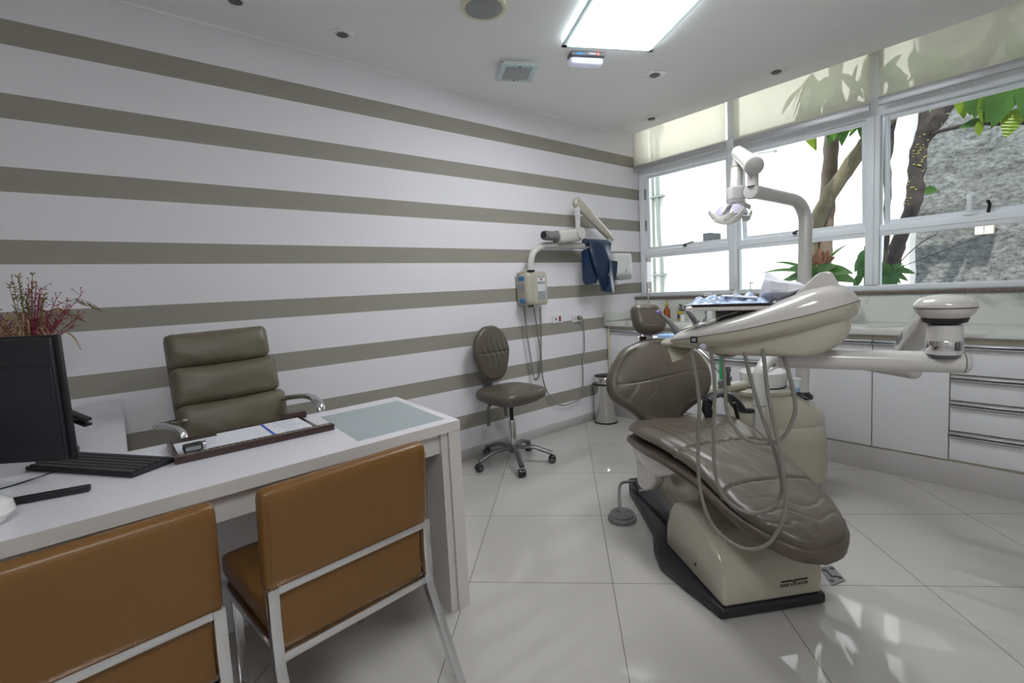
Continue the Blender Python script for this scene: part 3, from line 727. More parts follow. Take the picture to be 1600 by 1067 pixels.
for i in range(16):
    a = 2 * PI * i / 16; g.merge(leaf((.9, -1.83 + random.uniform(-.04, .04), 1.2 + random.uniform(-.03, .05)), (-.3, math.sin(a), math.cos(a) * .9), random.uniform(.12, .17), .05, .25, up=(-.9, 0, .3), ribs=False))
for i in range(5): g.merge(leaf((.9, -1.62 - random.uniform(0, .04), 1.42 - i * .05), (-.2, .3, -.8), .14, .06, .1, up=(-1, 0, .2), ribs=False))
wpart('leaves', g, 'leafdark', t)
wpart('stem', tube([(.93, -1.83, 0), (.92, -1.84, 1.25)], .012, 6).merge(tube([(.93, -1.64, 0), (.92, -1.64, 1.45)], .008, 6)), 'stem', t)
wpart('bare_twig', tube([(.9, -1.85, 1.25), (.9, -2.0, 1.42), (.9, -2.12, 1.50)], .004, 6, sm=3).merge(tube([(.9, -1.88, 1.25), (.9, -2.2, 1.38), (.9, -2.4, 1.46)], .003, 6, sm=3)), 'barkdark', t)

# ================================================================== COUNTER AND CABINETS
KX = -.58
tag(build('kick_plate', box(KX, -.02, -4.2, -.016, 0, .142), 'kick', bevel=.002), 'grey marbled plinth running under the white cabinets', 'plinth')
bays_c = [('door', -.045, -.50, .155, .815, 'white cabinet with a full-height door next to the striped wall'),
          ('door', -.50, -.955, .155, .815, 'white cabinet with a full-height door behind the chair backrest'),
          ('niche', -.955, -1.53, .155, .815, 'white cabinet behind the spittoon unit, its panel handle set low'),
          ('door', -1.53, -2.076, .155, .815, 'white cabinet door between the pole and the drawers, left of the pair'),
          ('door', -2.076, -2.435, .155, .815, 'white cabinet with a door directly left of the drawer unit'),
          ('drawers', -2.435, -3.20, .155, .815, 'white drawer unit with four drawers and aluminium pulls')]
for kind, a, b, z0, z1, lb in bays_c:
    nm = 'drawer_unit' if kind == 'drawers' else 'base_cabinet'
    c = thing(nm, lb, 'cabinet', ((KX) / 2, (a + b) / 2, .142), 0, 'white base cabinets')
    g = box(KX + .018, -.14, b + .001, a - .001, .142, .845)
    wpart('carcass', g, 'cab_edge', c, smooth=False)
    if kind == 'door':
        d = wpart('door', box(KX, KX + .017, b + .003, a - .003, z0, z1 - .028), 'cab', c, bevel=.0015)
        wpart('handle', box(KX - .012, KX + .017, b + .003, a - .003, z1 - .026, z1).merge(box(KX - .020, KX - .012, b + .003, a - .003, z1 - .026, z1 - .018)), 'alu', d, bevel=.001)
    elif kind == 'niche':
        wpart('top_panel', box(KX, KX + .017, b + .022, a - .04, .635, z1), 'cab', c, bevel=.0015)
        d = wpart('door', box(KX, KX + .017, b + .022, a - .06, z0, .60), 'cab', c, bevel=.0015)
        wpart('handle', box(KX - .012, KX + .017, b + .022, a - .06, .602, .632).merge(box(KX - .020, KX - .012, b + .022, a - .06, .602, .610)), 'alu', d, bevel=.001)
    else:
        zs = [(.155, .322), (.322, .494), (.494, .640), (.640, .815)]
        for q0, q1 in zs:
            d = wpart('drawer', box(KX, KX + .017, b + .003, a - .003, q0 + .003, q1 - .034), 'cab', c, bevel=.0015)
            wpart('handle', box(KX - .012, KX + .017, b + .003, a - .003, q1 - .032, q1 - .004).merge(box(KX - .020, KX - .012, b + .003, a - .003, q1 - .032, q1 - .024)), 'alu', d, bevel=.001)
c = thing('base_cabinet', 'white cabinet beyond the drawer unit, outside the picture at right', 'cabinet', (-.29, -3.7, .142), 0, 'white base cabinets')
wpart('carcass', box(KX, -.14, -4.2, -3.203, .142, .845), 'cab', c, smooth=False)
# end panel against the striped wall
tag(build('end_panel', box(KX - .004, -.14, -.045, -.016, .142, .845), 'cab_edge', bevel=.001), 'cream-edged narrow end panel between cabinets and striped wall', 'panel')
wt = thing('worktop', 'long white marble worktop with upstand under the window', 'worktop', (-.3, -2.1, .845))
wpart('slab', box(-.612, -.0, -4.2, 0, .847, .887), 'marble', wt, bevel=.006)
wpart('upstand', box(-.118, -.0, -4.2, 0, .887, 1.070), 'marble', wt, smooth=False)
wpart('side_splash', box(-.612, -.12, -.018, 0, .889, .972), 'marble', wt, bevel=.002)
# sink bowl and tap
t = thing('sink_bowl', 'small steel sink bowl in the marble worktop behind the headrest', 'sink', (-.36, -.30, .887))
wpart('bowl', lathe([(.155, .001), (.15, .004), (.13, .003), (.13, .0005), (.001, .0005)], 32, (-.36, -.30, .8875)), 'steel', t)
t = thing('tap', 'slender chrome tap in the corner of the worktop', 'tap', (-.17, -.19, .887))
wpart('spout', tube([(-.17, -.19, .887), (-.17, -.19, 1.10), (-.175, -.195, 1.15), (-.20, -.21, 1.165), (-.225, -.225, 1.15), (-.23, -.23, 1.10)], .010, 12, sm=4), 'chrome', t)
wpart('base', cyl((-.17, -.19, .887), (-.17, -.19, .91), .022), 'chrome', t)
wpart('lever', bar([(-.17, -.17, .915), (-.17, -.13, .93)], .012, .008), 'chrome', t)
def pump_bottle(x, y, z, h, r, body, cap, label, lb, rect=False, ph=.05):
    t = thing('pump_bottle', lb, 'bottle', (x, y, z))
    wpart('body', lathe([(r * .9, 0), (r, .005), (r, h * .72), (r * .8, h * .88), (r * .35, h), (r * .35, h + .01)], 20, (x, y, z + .0005)), body, t)
    p = wpart('pump', lathe([(r * .42, h + .01), (r * .42, h + .03), (.005, h + .035), (.004, h + ph), (.010, h + ph), (.009, h + ph + .012)], 14, (x, y, z)).merge(bar([(x, y, z + h + ph + .006), (x - .018, y - .03, z + h + ph + .003)], .008, .008)), cap, t)
    if label: wpart('label', lathe([(r * 1.01, h * .15), (r * 1.01, h * .6)], 20, (x, y, z)), label, t)
    return t
pump_bottle(-.17, -.385, .887, .105, .030, 'amber', 'yellow', None, 'amber soap bottle with a yellow pump beside the headrest')
pump_bottle(-.18, -.53, .887, .075, .028, 'yellow', 'black', 'label', 'low yellow soap bottle with dark label and black pump')
pump_bottle(-.16, -1.03, .887, .24, .035, 'whiteplastic', 'whiteplastic', None, 'white pump bottle in front of the first window post', ph=.06)
pump_bottle(-.17, -1.155, .887, .22, .030, 'clearplastic', 'whiteplastic', None, 'clear bottle with a ribbed white pump, right of the other pump bottle', ph=.075)
t = thing('spray_bottle', 'white trigger spray bottle behind the left end of the tray', 'bottle', (-.17, -.80, .887))
wpart('body', lathe([(.034, 0), (.036, .01), (.036, .12), (.014, .17), (.014, .19)], 20, (-.17, -.80, .8875)), 'whiteplastic', t)
wpart('trigger_head', bar([(-.17, -.83, 1.10), (-.17, -.76, 1.105)], .022, .03).merge(bar([(-.17, -.82, 1.09), (-.17, -.835, 1.05)], .008, .01)), 'whiteplastic', t, bevel=.003)
for i, (y, mt, lb) in enumerate([(-.70, 'whiteplastic', 'small white jar on the worktop left of the hand instruments'), (-.78, 'green', 'tiny green-capped vial on the worktop behind the hand instruments')]):
    t = thing('jar', lb, 'jar', (-.42, y, .887)); wpart('body', cyl((-.42, y, .8875), (-.42, y, .93), .02), 'whiteplastic', t); wpart('lid', cyl((-.42, y, .93), (-.42, y, .945), .021), mt, t)
# ================================================================== CEILING FITTINGS
RA = math.radians(-28.0)
ca, sa = math.cos(RA), math.sin(RA)
def rot2(x, y, c): return (c[0] + x * ca - y * sa, c[1] + x * sa + y * ca)
def ceiling_light(name, c, w, l, lb):
    t = thing(name, lb, 'ceiling light', (c[0], c[1], CZ), RA)
    g = G()
    e = .03
    g.merge(box(-w / 2, w / 2, -l / 2, -l / 2 + e, -.028, -.018)).merge(box(-w / 2, w / 2, l / 2 - e, l / 2, -.028, -.018)).merge(box(-w / 2, -w / 2 + e, -l / 2, l / 2, -.028, -.018)).merge(box(w / 2 - e, w / 2, -l / 2, l / 2, -.028, -.018))
    build('glass_border', g, 'aquaglass', t, smooth=False)
    build('diffuser', box(-w / 2 + e, w / 2 - e, -l / 2 + e, l / 2 - e, -.034, -.010), 'lamp_on', t, smooth=False)
    build('housing', box(-w / 2 + .05, w / 2 - .05, -l / 2 + .05, l / 2 - .05, -.010, 0), 'whiteplastic', t, smooth=False)
    for x in (-.07, .07):
        for y in (-1, 1): build('screw', cyl((x, y * (l / 2 - .012), -.031), (x, y * (l / 2 - .012), -.028), .004, 10), 'darkgrey', t)
    return t
pw, pl_ = .571, 1.15
# far corners of the panel are (-1.967,-.895) and (-1.461,-1.16)
pc = (-1.714 + (-.464) * pl_ / 2, -1.0275 - .886 * pl_ / 2)
ceiling_light('ceiling_light', pc, pw, pl_, 'large bright rectangular ceiling light panel with aqua glass border')
ceiling_light('ceiling_light', (-4.1, -3.55), pw, pl_, 'added rectangular ceiling light panel, out of view, brightening camera-facing surfaces')  # unseen panel, added to put light on the surfaces facing the camera
# small unlit square lamp
t = thing('ceiling_lamp', 'small unlit frosted square ceiling lamp left of the emergency light', 'ceiling light', (-1.966, -.493, CZ), RA)
build('glass_plate', box(-.12, .12, -.12, .12, -.030, -.022), 'aquaglass', t, bevel=.002)
build('lamp_cover', box(-.085, .085, -.09, .09, -.0315, -.030), 'off_lamp', t, bevel=.0005)
build('housing', box(-.10, .10, -.10, .10, -.022, 0), 'whiteplastic', t)
for y in (-.10, .10): build('screw', cyl((0, y, -.035), (0, y, -.030), .006, 10), 'darkgrey', t)
# emergency light
t = thing('emergency_light', 'grey and white emergency light with a red indicator on the ceiling', 'emergency light', (-1.735, -.885, CZ), RA)
build('body', rbox(.225, .085, .03, .014, 6).move(0, 0, -.016), 'darkgrey', t)
build('lens', rbox(.215, .075, .05, .022, 8).move(0, .018, -.040), 'emerglow', t)
build('indicator', cyl((.06, -.045, -.018), (.06, -.036, -.018), .007, 12), 'redled', t)
build('label', box(-.075, -.035, -.0435, -.042, -.026, -.014), 'bluek', t, smooth=False)
build('switch', box(.0, .045, -.0435, -.042, -.024, -.012), 'labelgrey', t, smooth=False)
# speaker
t = thing('ceiling_speaker', 'round grey ceiling speaker with a pale cream rim', 'speaker', (-2.54, -.925, CZ))
build('rim', lathe([(.115, 0), (.115, -.006), (.100, -.010), (.094, -.008)], 48), 'creamring', t)
build('grille', lathe([(.095, -.008), (.07, -.012), (.001, -.014)], 48), 'spkgrille', t)
# spotlights
sp = [((-3.02, -.286), 0, 'spot', 'round recessed downlight in the ceiling near the striped wall, right of the other one', True),
      ((-3.53, -.30), 0, 'spot', 'round recessed downlight at the top left, nearest the picture edge', True),
      ((-1.11, -.948), RA, 'sq', 'square white recessed spotlight right of the emergency light', False),
      ((-.418, -1.46), RA, 'sq', 'small square recessed spotlight close to the blinds, above the window middle', False),
      ((-.377, -.413), RA, 'sq', 'small square recessed spotlight close to the corner of the room', False)]
for (x, y), rz, kd, lb, big in sp:
    t = thing('recessed_spotlight', lb, 'spotlight', (x, y, CZ), rz, 'recessed ceiling spotlights')
    if kd == 'sq':
        s = .062; g = G(); r = .042; n = 32; vs = []; fs = []
        for k in range(n):
            a = 2 * PI * k / n; m_ = max(abs(math.cos(a)), abs(math.sin(a))); vs += [(math.cos(a) / m_ * s, math.sin(a) / m_ * s, -.004), (math.cos(a) * r, math.sin(a) * r, -.004), (math.cos(a) / m_ * s, math.sin(a) / m_ * s, 0), (math.cos(a) * r * .9, math.sin(a) * r * .9, -.0005)]
        for k in range(n):
            q = (k + 1) % n; fs += [(4 * k, 4 * q, 4 * q + 1, 4 * k + 1), (4 * k, 4 * k + 2, 4 * q + 2, 4 * q), (4 * k + 1, 4 * q + 1, 4 * q + 3, 4 * k + 3)]
        build('trim_ring', g.add(vs, fs), 'whiteplastic', t)
        build('lamp', lathe([(.032, -.0035), (.026, -.009), (.020, -.006), (.001, -.004)], 24), 'darkgrey', t)
    else:
        build('trim_ring', lathe([(.062, 0), (.062, -.004), (.050, -.006), (.046, -.002), (.040, -.002), (.040, -.005), (.034, -.005), (.034, -.001)], 40), 'ceiling', t)
        build('lamp', lathe([(.030, -.004), (.001, -.003)], 24), 'darkgrey', t)

# ================================================================== THINGS ON THE STRIPED WALL
# X-ray unit
t = xray = thing('dental_xray_machine', 'cream wall-mounted x-ray box with a folded white scissor arm', 'x-ray unit', (-1.55, -.06, 1.22))
cb = wpart('control_box', rbox(.215, .15, .26, .035, 8).move(-1.556, -.076, 1.228), 'cream', t)
fc = wpart('front_cover', rbox(.165, .05, .262, .024, 8).move(-1.535, -.135, 1.228), 'cream', t)
wpart('display_panel', box(-1.572, -1.487, -.1620, -.1600, 1.135, 1.325), 'labelwhite', fc, smooth=False)
wpart('dark_panel', box(-1.570, -1.489, -.1628, -.1615, 1.137, 1.205), 'labelgrey', fc, smooth=False)
wpart('dark_panel', box(-1.570, -1.489, -.1628, -.1615, 1.262, 1.280), 'labelgrey', fc, bevel=.0005)
wpart('dark_panel', box(-1.570, -1.489, -.1628, -.1615, 1.312, 1.323), 'labelgrey', fc, smooth=False)
wpart('red_button', box(-1.538, -1.522, -.166, -.1615, 1.292, 1.305), 'red', fc, bevel=.001)
wpart('side_label', box(-1.6655, -1.6635, -.115, -.045, 1.29, 1.325), 'bluek', cb, smooth=False)
wpart('side_label', box(-1.6655, -1.6635, -.115, -.045, 1.20, 1.265), 'labelgrey', cb, smooth=False)
wpart('blue_knob', cyl((-1.664, -.098, 1.135), (-1.69, -.098, 1.135), .020, 20), 'bluek', t)
for x in (-1.61, -1.58): wpart('cable_gland', cyl((x, -.1, 1.085), (x, -.1, 1.10), .010, 12), 'black', t)
wpart('hook', tube([(-1.66, -.03, 1.345), (-1.64, -.09, 1.36), (-1.60, -.12, 1.372)], .012, 10, sm=3), 'cream', t)
wpart('collar', cyl((-1.597, -.12, 1.353), (-1.597, -.12, 1.372), .034, 24), 'black', t)
XT = [(-1.597, -.12, 1.365)] + XTUBE[1:]
wpart('support_tube', tube(XT, .026, 20, sm=6), 'armwhite', t)
wpart('pivot', cyl((XJ[0][0], XJ[0][1], XJ[0][2] - .03), XJ[1], .026, 24), 'armwhite', t)
a, b = V(XSC[0]), V(XSC[1]); dd = (b - a).normalized(); nn_ = V((-dd.z, 0, dd.x))
rings = []
for q, w, h in [(-.03, .012, .012), (-.02, .022, .024), (.0, .028, .034), (.3, .030, .038), (.8, .032, .042), (1.0, .034, .046), (1.04, .028, .036), (1.065, .012, .014)]:
    c = a + (b - a) * q
    rings.append([c + V((0, 1, 0)) * w * .9 * math.cos(k * PI / 8) * (abs(math.cos(k * PI / 8)) ** -.3 if abs(math.cos(k * PI / 8)) > .05 else 1) + nn_ * h * math.sin(k * PI / 8) for k in range(16)])
wpart('scissor_arm', loft(rings), 'cream', t)
wpart('drop_tube', tube([XDROP[0], XDROP[1]], [.024, .020], 18), 'armwhite', t)
wpart('tube_collar', lathe([(.023, 0), (.026, .005), (.026, .03), (.023, .035)], 20, (XDROP[0][0], -.16, 1.80)), 'armwhite', t)
k = V(XKNOB[0])
wpart('side_knob', cyl(k + V((-.058, -.075, .008)), k + V((-.058, .04, .008)), .043, 28), 'armwhite', t)
wpart('tube_head', rbox(.27, .12, .105, .035, 8).rot('Y', math.radians(-6)).move(-1.215, -.16, 1.640), 'offwhite', t)
g = lathe([(.046, 0), (.046, .02), (.038, .03), (.038, .15)], 24, (-1.33, -.16, 1.632), (-1, -.12, .02))
wpart('cone_base', g, 'rubber', t)
wpart('cone', lathe([(.034, 0), (.034, .155), (.029, .155), (.029, .01)], 24, (-1.345, -.162, 1.632), (-1, -.12, .02)), 'rubber', t)
wpart('cone_opening', cyl((-1.4955, -.180, 1.635), (-1.4925, -.1797, 1.635), .0288, 24), 'black', t)
# coiled cord and power cord of the x-ray
def coil(P, r, R, turns, n=6):
    PP = smooth_path(P, 10); L = [0]
    for i in range(1, len(PP)): L.append(L[-1] + (PP[i] - PP[i - 1]).length)
    out = []; N = turns * 9
    for i in range(N + 1):
        s = L[-1] * i / N; j = max(0, min(len(PP) - 2, next((q for q in range(len(L)) if L[q] > s), len(L)) - 1))
        f = (s - L[j]) / (L[j + 1] - L[j] + 1e-9); c = PP[j].lerp(PP[j + 1], f); T = (PP[j + 1] - PP[j]).normalized()
        u = V((0, 1, 0)); w = T.cross(u).normalized(); a = 2 * PI * i / 9
        out.append(c + (u * math.cos(a) + w * math.sin(a)) * R)
    return tube(out, r, n)
wpart('coiled_cord', coil(COIL, .0028, .008, 90), 'hose', t)
pcord = wpart('power_cord', tube(CORD1, .0050, 8, sm=6), 'hose', t)
# apron hanging on the arm
poly = [(x, z) for x, y, z in APRON]
def cloth_panel(outline, y0, name, mt, par, fold, th=.006, n=30):
    xs = [p[0] for p in outline]; zs = [p[1] for p in outline]; x0, x1, z0, z1 = min(xs), max(xs), min(zs), max(zs)
    def span(z):
        c = []
        for i in range(len(outline)):
            (a, b), (p, q) = outline[i], outline[(i + 1) % len(outline)]
            if (b - z) * (q - z) <= 0 and b != q: c.append(a + (p - a) * (z - b) / (q - b))
        return (min(c), max(c)) if c else None
    vs = []; N = 34
    for j in range(N + 1):
        z = z0 + .001 + (z1 - z0 - .002) * j / N; s = span(z)
        for side in (0, 1):
            for i in range(n + 1):
                x = s[0] + (s[1] - s[0]) * i / n
                vs.append((x, y0 + fold(x, z) + (th if side else 0), z))
    W = 2 * (n + 1); fs = []
    for j in range(N):
        for i in range(n):
            a = j * W + i; fs.append((a, a + 1, a + 1 + W, a + W)); a += n + 1; fs.append((a, a + W, a + 1 + W, a + 1))
        for i in (0, n):
            a = j * W + i; fs.append((a, a + W, a + W + n + 1, a + n + 1))
    for j in (0, N):
        for i in range(n):
            a = j * W + i; fs.append((a, a + 1, a + n + 2, a + n + 1))
    return wpart(name, G().add(vs, fs), mt, par)
ap = thing('lead_apron', 'navy blue lead apron draped over the x-ray arm beside the towel dispenser', 'apron', (-.88, -.2, 1.58))
front = [(-1.012, 1.592), (-.725, 1.592), (-.742, 1.43), (-.80, 1.32), (-.775, 1.24), (-.78, 1.165), (-.87, 1.172), (-.868, 1.225), (-.925, 1.30), (-.985, 1.42)]
cloth_panel(front, -.215, 'front_panel', 'navy', ap, lambda x, z: .020 * math.sin(x * 26 + z * 9) * min(1, (1.6 - z) * 8) - .01 * (1.6 - z))
back = [(-1.075, 1.52), (-.93, 1.56), (-.90, 1.27), (-.93, 1.245), (-1.03, 1.235), (-1.07, 1.27)]
cloth_panel(back, -.185, 'back_panel', 'navy', ap, lambda x, z: .012 * math.sin(x * 30 + 1))
flap = [(-.80, 1.44), (-.70, 1.43), (-.705, 1.33), (-.745, 1.18), (-.765, 1.155), (-.86, 1.165), (-.83, 1.25)]
cloth_panel(flap, -.25, 'folded_flap', 'navy', ap, lambda x, z: .012 * math.sin(x * 34 + z * 6))
wpart('top_fold', tube([(-1.015, -.16, 1.594), (-.722, -.17, 1.588)], .033, 14), 'navy', ap)
# towel dispenser
t = thing('paper_towel_dispenser', 'white folded paper towel dispenser on the striped wall with a grey base', 'dispenser', (-.42, -.07, 1.38))
wpart('cover', rbox(.25, .12, .205, .022, 8).move(-.435, -.062, 1.412), 'whiteplastic', t)
wpart('lower_body', prism([(-.56, 1.315), (-.31, 1.315), (-.33, 1.275), (-.50, 1.265)], (0, -.115, 0), (1, 0, 0), (0, 0, 1), 0, .11, (0, 1, 0)), 'labelgrey', t, bevel=.003)
wpart('towel', prism([(-.53, 1.268), (-.36, 1.272), (-.345, 1.235), (-.40, 1.236), (-.52, 1.225), (-.535, 1.24)], (0, -.11, 0), (1, 0, 0), (0, 0, 1), 0, .05, (0, 1, 0)), 'paper', t, bevel=.004)
wpart('level_window', box(-.418, -.410, -.1235, -.121, 1.335, 1.37), 'darkgrey', t, bevel=.001)
# outlets
def outlet(x0, x1, z0, z1, lb):
    t = thing('wall_outlet', lb, 'outlet', ((x0 + x1) / 2, 0, (z0 + z1) / 2), 0, 'outlets on the striped wall')
    wpart('plate', box(x0, x1, -.010, 0, z0, z1), 'whiteplastic', t, bevel=.004); return t
t = outlet(-1.278, -1.160, .925, 1.000, 'white wall plate with a red switch, left of the plugged outlet')
wpart('red_switch', box(-1.203, -1.183, -.014, -.009, .942, .985), 'red', t, bevel=.001)
wpart('socket', cyl((-1.238, -.0115, .962), (-1.238, -.009, .962), .009, 14), 'darkgrey', t)
t = outlet(-1.038, -.922, .915, .992, 'white wall outlet with a grey plug in it, next to the worktop')
wpart('socket', cyl((-1.0, -.0115, .955), (-1.0, -.009, .955), .018, 20), 'labelwhite', t)
wpart('power_plug', lathe([(.020, 0), (.020, .022), (.009, .036), (.006, .045)], 16, (-.965, -.0115, .955), (0.15, -1, 0)), 'hose', xray)
# bin
t = thing('pedal_bin', 'round stainless steel bin with a black lid in front of the cabinets', 'bin', (-.790, -.140, 0))
c = (-.790, -.140, 0)
wpart('body', lathe([(.098, .004), (.1, .01), (.102, .335), (.104, .345)], 48, c), 'steel', t)
wpart('base_ring', lathe([(.095, 0), (.104, .002), (.104, .012), (.099, .014)], 48, c), 'black', t)
wpart('black_band', lathe([(.104, .345), (.107, .350), (.107, .362), (.104, .366)], 48, c), 'black', t)
wpart('rim', lathe([(.108, .364), (.112, .372), (.110, .400), (.104, .418), (.098, .422)], 48, c), 'steel', t)
wpart('lid', lathe([(.098, .420), (.090, .428), (.05, .436), (.001, .439)], 48, c), 'black', t)

# ================================================================== OPERATOR STOOL
st = thing('operator_stool', 'wheeled stool with taupe seat and rounded backrest by the striped wall', 'stool', (-2.02, -.325, 0), 0)
for i in range(5):
    a = math.radians(170 + 72 * i); e = (math.cos(a), math.sin(a))
    build('base_leg', tube([(e[0] * .03, e[1] * .03, .115), (e[0] * .14, e[1] * .14, .115), (e[0] * .22, e[1] * .22, .088), (e[0] * .272, e[1] * .272, .070)], .02, 12, sm=4, flat=(.020, .014)), 'greymetal', st)
    cst = build('caster', lathe([(.001, -.024), (.022, -.024), (.027, -.018), (.027, -.006), (.02, -.004), (.02, .004), (.027, .006), (.027, .018), (.022, .024), (.001, .024)], 20, (e[0] * .272, e[1] * .272, .0275), (-e[1], e[0], 0)), 'black', st)
    build('hub_cap', lathe([(.015, -.0255), (.015, .0255)], 16, (e[0] * .272, e[1] * .272, .0275), (-e[1], e[0], 0)), 'greymetal', cst)
build('hub', lathe([(.034, .085), (.036, .10), (.034, .135), (.028, .145)], 24), 'greymetal', st)
build('lower_column', lathe([(.025, .14), (.025, .31), (.022, .315)], 24), 'steel', st)
build('gas_lift', cyl((0, 0, .30), (0, 0, .445), .014, 16), 'black', st)
build('mechanism', rbox(.14, .10, .035, .012, 4).move(0, 0, .445), 'greymetal', st)
A_ = math.radians(-88)   # facing direction
F = V((math.cos(A_), math.sin(A_), 0)); S_ = V((-F.y, F.x, 0))
seat_o = [(.205, -.12), (.212, 0), (.205, .12), (.175, .18), (.12, .205), (0, .215), (-.12, .205), (-.175, .17), (-.20, .10), (-.205, 0), (-.20, -.10), (-.175, -.17), (-.12, -.205), (0, -.215), (.12, -.205), (.175, -.18)]
build('seat', puffy(seat_o, .078, .036, .012, V((0, 0, .465)), F, S_, V((0, 0, 1))), 'brown', st)
build('seat_pan', puffy([(a * .8, b * .8) for a, b in seat_o], .02, .008, 0, V((0, 0, .449)), F, S_, V((0, 0, 1))), 'greymetal', st)
def lever(off, d, L):
    p = V((0, 0, .45)) + S_ * off - F * .02
    return tube([p, p + V((0, 0, -.02)) + F * d, p + V((0, 0, -.07)) + F * d * 1.4, p + V((0, 0, -L)) + F * d * 1.6], .012, 10, sm=3, flat=(.014, .008))
build('lever', lever(-.17, -.02, .15), 'greymetal', st); build('lever', lever(-.07, .03, .09), 'greymetal', st)
B0 = -F * .235
build('back_support', bar([B0 * .35 + V((0, 0, .445)), B0 * .95 + V((0, 0, .43)), B0 * 1.08 + V((0, 0, .47)), B0 * 1.08 + V((0, 0, .62)), B0 * 1.12 + V((0, 0, .75))], .075, .026, F), 'greymetal', st, bevel=.004)
bo = [(0, -.205), (.09, -.175), (.145, -.06), (.158, .03), (.125, .13), (.06, .185), (0, .195), (-.06, .185), (-.125, .13), (-.158, .03), (-.145, -.06), (-.09, -.175)]
up_ = (V((0, 0, 1)) - F * .10).normalized(); fw = (F + V((0, 0, .10))).normalized()
def pleat(a, b):
    k = math.exp(-(b / .09) ** 2)
    return (-.006 * math.exp(-(b / .008) ** 2)) + .0035 * k * math.sin(a * 130 + 3 * math.sin(b * 20)) * (1 if abs(a) < .11 else .2)
bk = puffy(bo, .06, .026, .016, B0 * .93 + V((0, 0, .778)), S_, up_, fw, wrinkle=pleat, n=8)
build('backrest', bk, 'brown', st)

# ================================================================== DESK (L-shaped)
DA = math.radians(3.3)
DO = V((-3.130, -1.405, 0))          # front right corner
DX = V((-math.cos(DA), -math.sin(DA), 0)); DY = V((-math.sin(DA) * -1 * -1, 0, 0))
DY = V((DX.y * -1 * -1, 0, 0))
DY = V((-DX.y * -1, 0, 0))
# along the front edge (to the left) and toward the striped wall
DX = V((-.9988, -.0490, 0)); DY = V((.0490, .9988, 0)); DZ = V((0, 0, 1))
def dp(a, b, z): return DO + DX * a + DY * b + DZ * z
def dbox(a0, a1, b0, b1, z0, z1):
    return G().add([dp(a, b, z) for z in (z0, z1) for b in (b0, b1) for a in (a0, a1)], [(0, 2, 3, 1), (4, 5, 7, 6), (0, 1, 5, 4), (1, 3, 7, 5), (3, 2, 6, 7), (2, 0, 4, 6)])
dk = thing('desk', 'white L-shaped desk with a frosted glass inset at its right end', 'desk', (-3.9, -1.1, 0))
DL = 2.15
wpart('desk_top', dbox(0, DL, 0, .60, .705, .743), 'laminate', dk, bevel=.0015, smooth=False)
wpart('front_edge', dbox(-.0005, DL, -.0012, 0, .7055, .7425), 'desk_edge', dk, smooth=False)
wpart('glass_inset', dbox(.035, .385, .055, .505, .7432, .7440), 'frost', dk, smooth=False)
wpart('end_panel', dbox(.001, .052, .001, .599, 0, .705), 'desk_edge', dk, bevel=.001, smooth=False)
wpart('inner_panel', dbox(.053, .082, .012, .585, 0, .705), 'desk_edge', dk, bevel=.001, smooth=False)
wpart('apron_beam', dbox(.082, DL - .02, .03, .055, .625, .705), 'desk_edge', dk, smooth=False)
wpart('modesty_panel', dbox(.082, DL - .02, .50, .525, .02, .705), 'laminate', dk, smooth=False)
wpart('end_panel', dbox(DL - .05, DL, .001, .599, 0, .705), 'desk_edge', dk, smooth=False)
wpart('return_top', box(-5.2, -4.112, -.862, -.016, .705, .743), 'laminate', dk, smooth=False)
wpart('return_panel', box(-4.135, -4.112, -.86, -.016, 0, .705), 'desk_edge', dk, smooth=False)
wpart('return_upstand', box(-5.2, -4.112, -.036, -.016, .7432, .80), 'laminate', dk, smooth=False)

# papers, tidy tray, stamp
ty = thing('desk_tray', 'long dark wooden desk tray with an inlaid front rail holding papers', 'desk tray', (-3.76, -1.0, .743))
z0 = .7434
T0 = V((-4.003, -1.165, 0)); TX = V((.9995, .012, 0)); TY = V((-.012, .9995, 0))
def tb(a0, a1, b0, b1, za, zb): return G().add([T0 + TX * a + TY * b + DZ * z for z in (za, zb) for b in (b0, b1) for a in (a0, a1)], [(0, 2, 3, 1), (4, 5, 7, 6), (0, 1, 5, 4), (1, 3, 7, 5), (3, 2, 6, 7), (2, 0, 4, 6)])
wpart('base_board', tb(.012, .452, .03, .315, z0, z0 + .008), 'darkwood', ty, bevel=.001)
wpart('front_rail', tb(0, .487, 0, .034, z0, z0 + .022), 'darkwood', ty, bevel=.002)
g = G()
for i in range(26): g.merge(tb(.018 + i * .0178, .018 + i * .0178 + .0015, .008, .026, z0 + .0222, z0 + .0228))
g.merge(tb(.016, .470, .0075, .0095, z0 + .0222, z0 + .0228))
wpart('inlay', g, 'brass', ty, smooth=False)
wpart('side_rail', tb(.0, .014, .034, .25, z0, z0 + .020), 'darkwood', ty, bevel=.002)
wpart('pen_block', tb(.385, .475, .285, .325, z0, z0 + .028), 'darkwood', ty, bevel=.004)
def sheet(name, lb, a0, a1, b0, b1, z, band=False, lines=0, seed=1):
    t = thing(name, lb, 'paper', tuple(T0 + TX * (a0 + a1) / 2 + TY * (b0 + b1) / 2 + DZ * z))
    wpart('sheet', tb(a0, a1, b0, b1, z, z + .0012), 'paper', t, smooth=False)
    if band: wpart('blue_edge', tb(a0, a0 + .010, b0, b1, z + .0012, z + .0017), 'blueband', t, smooth=False)
    if lines:
        random.seed(seed); g = G()
        for i in range(lines):
            b = b1 - .03 - i * (b1 - b0 - .05) / lines; a = a0 + .02 + random.uniform(0, .03); P = []
            L = random.uniform(.04, (a1 - a0) - .05)
            k = 0
            while k < L:
                P.append(T0 + TX * (a + k) + TY * (b + random.uniform(-.004, .004)) + DZ * (z + .0014)); k += .004
            if len(P) > 3: g.merge(tube(P, .0005, 4))
        wpart('handwriting', g, 'ink', t)
    return t
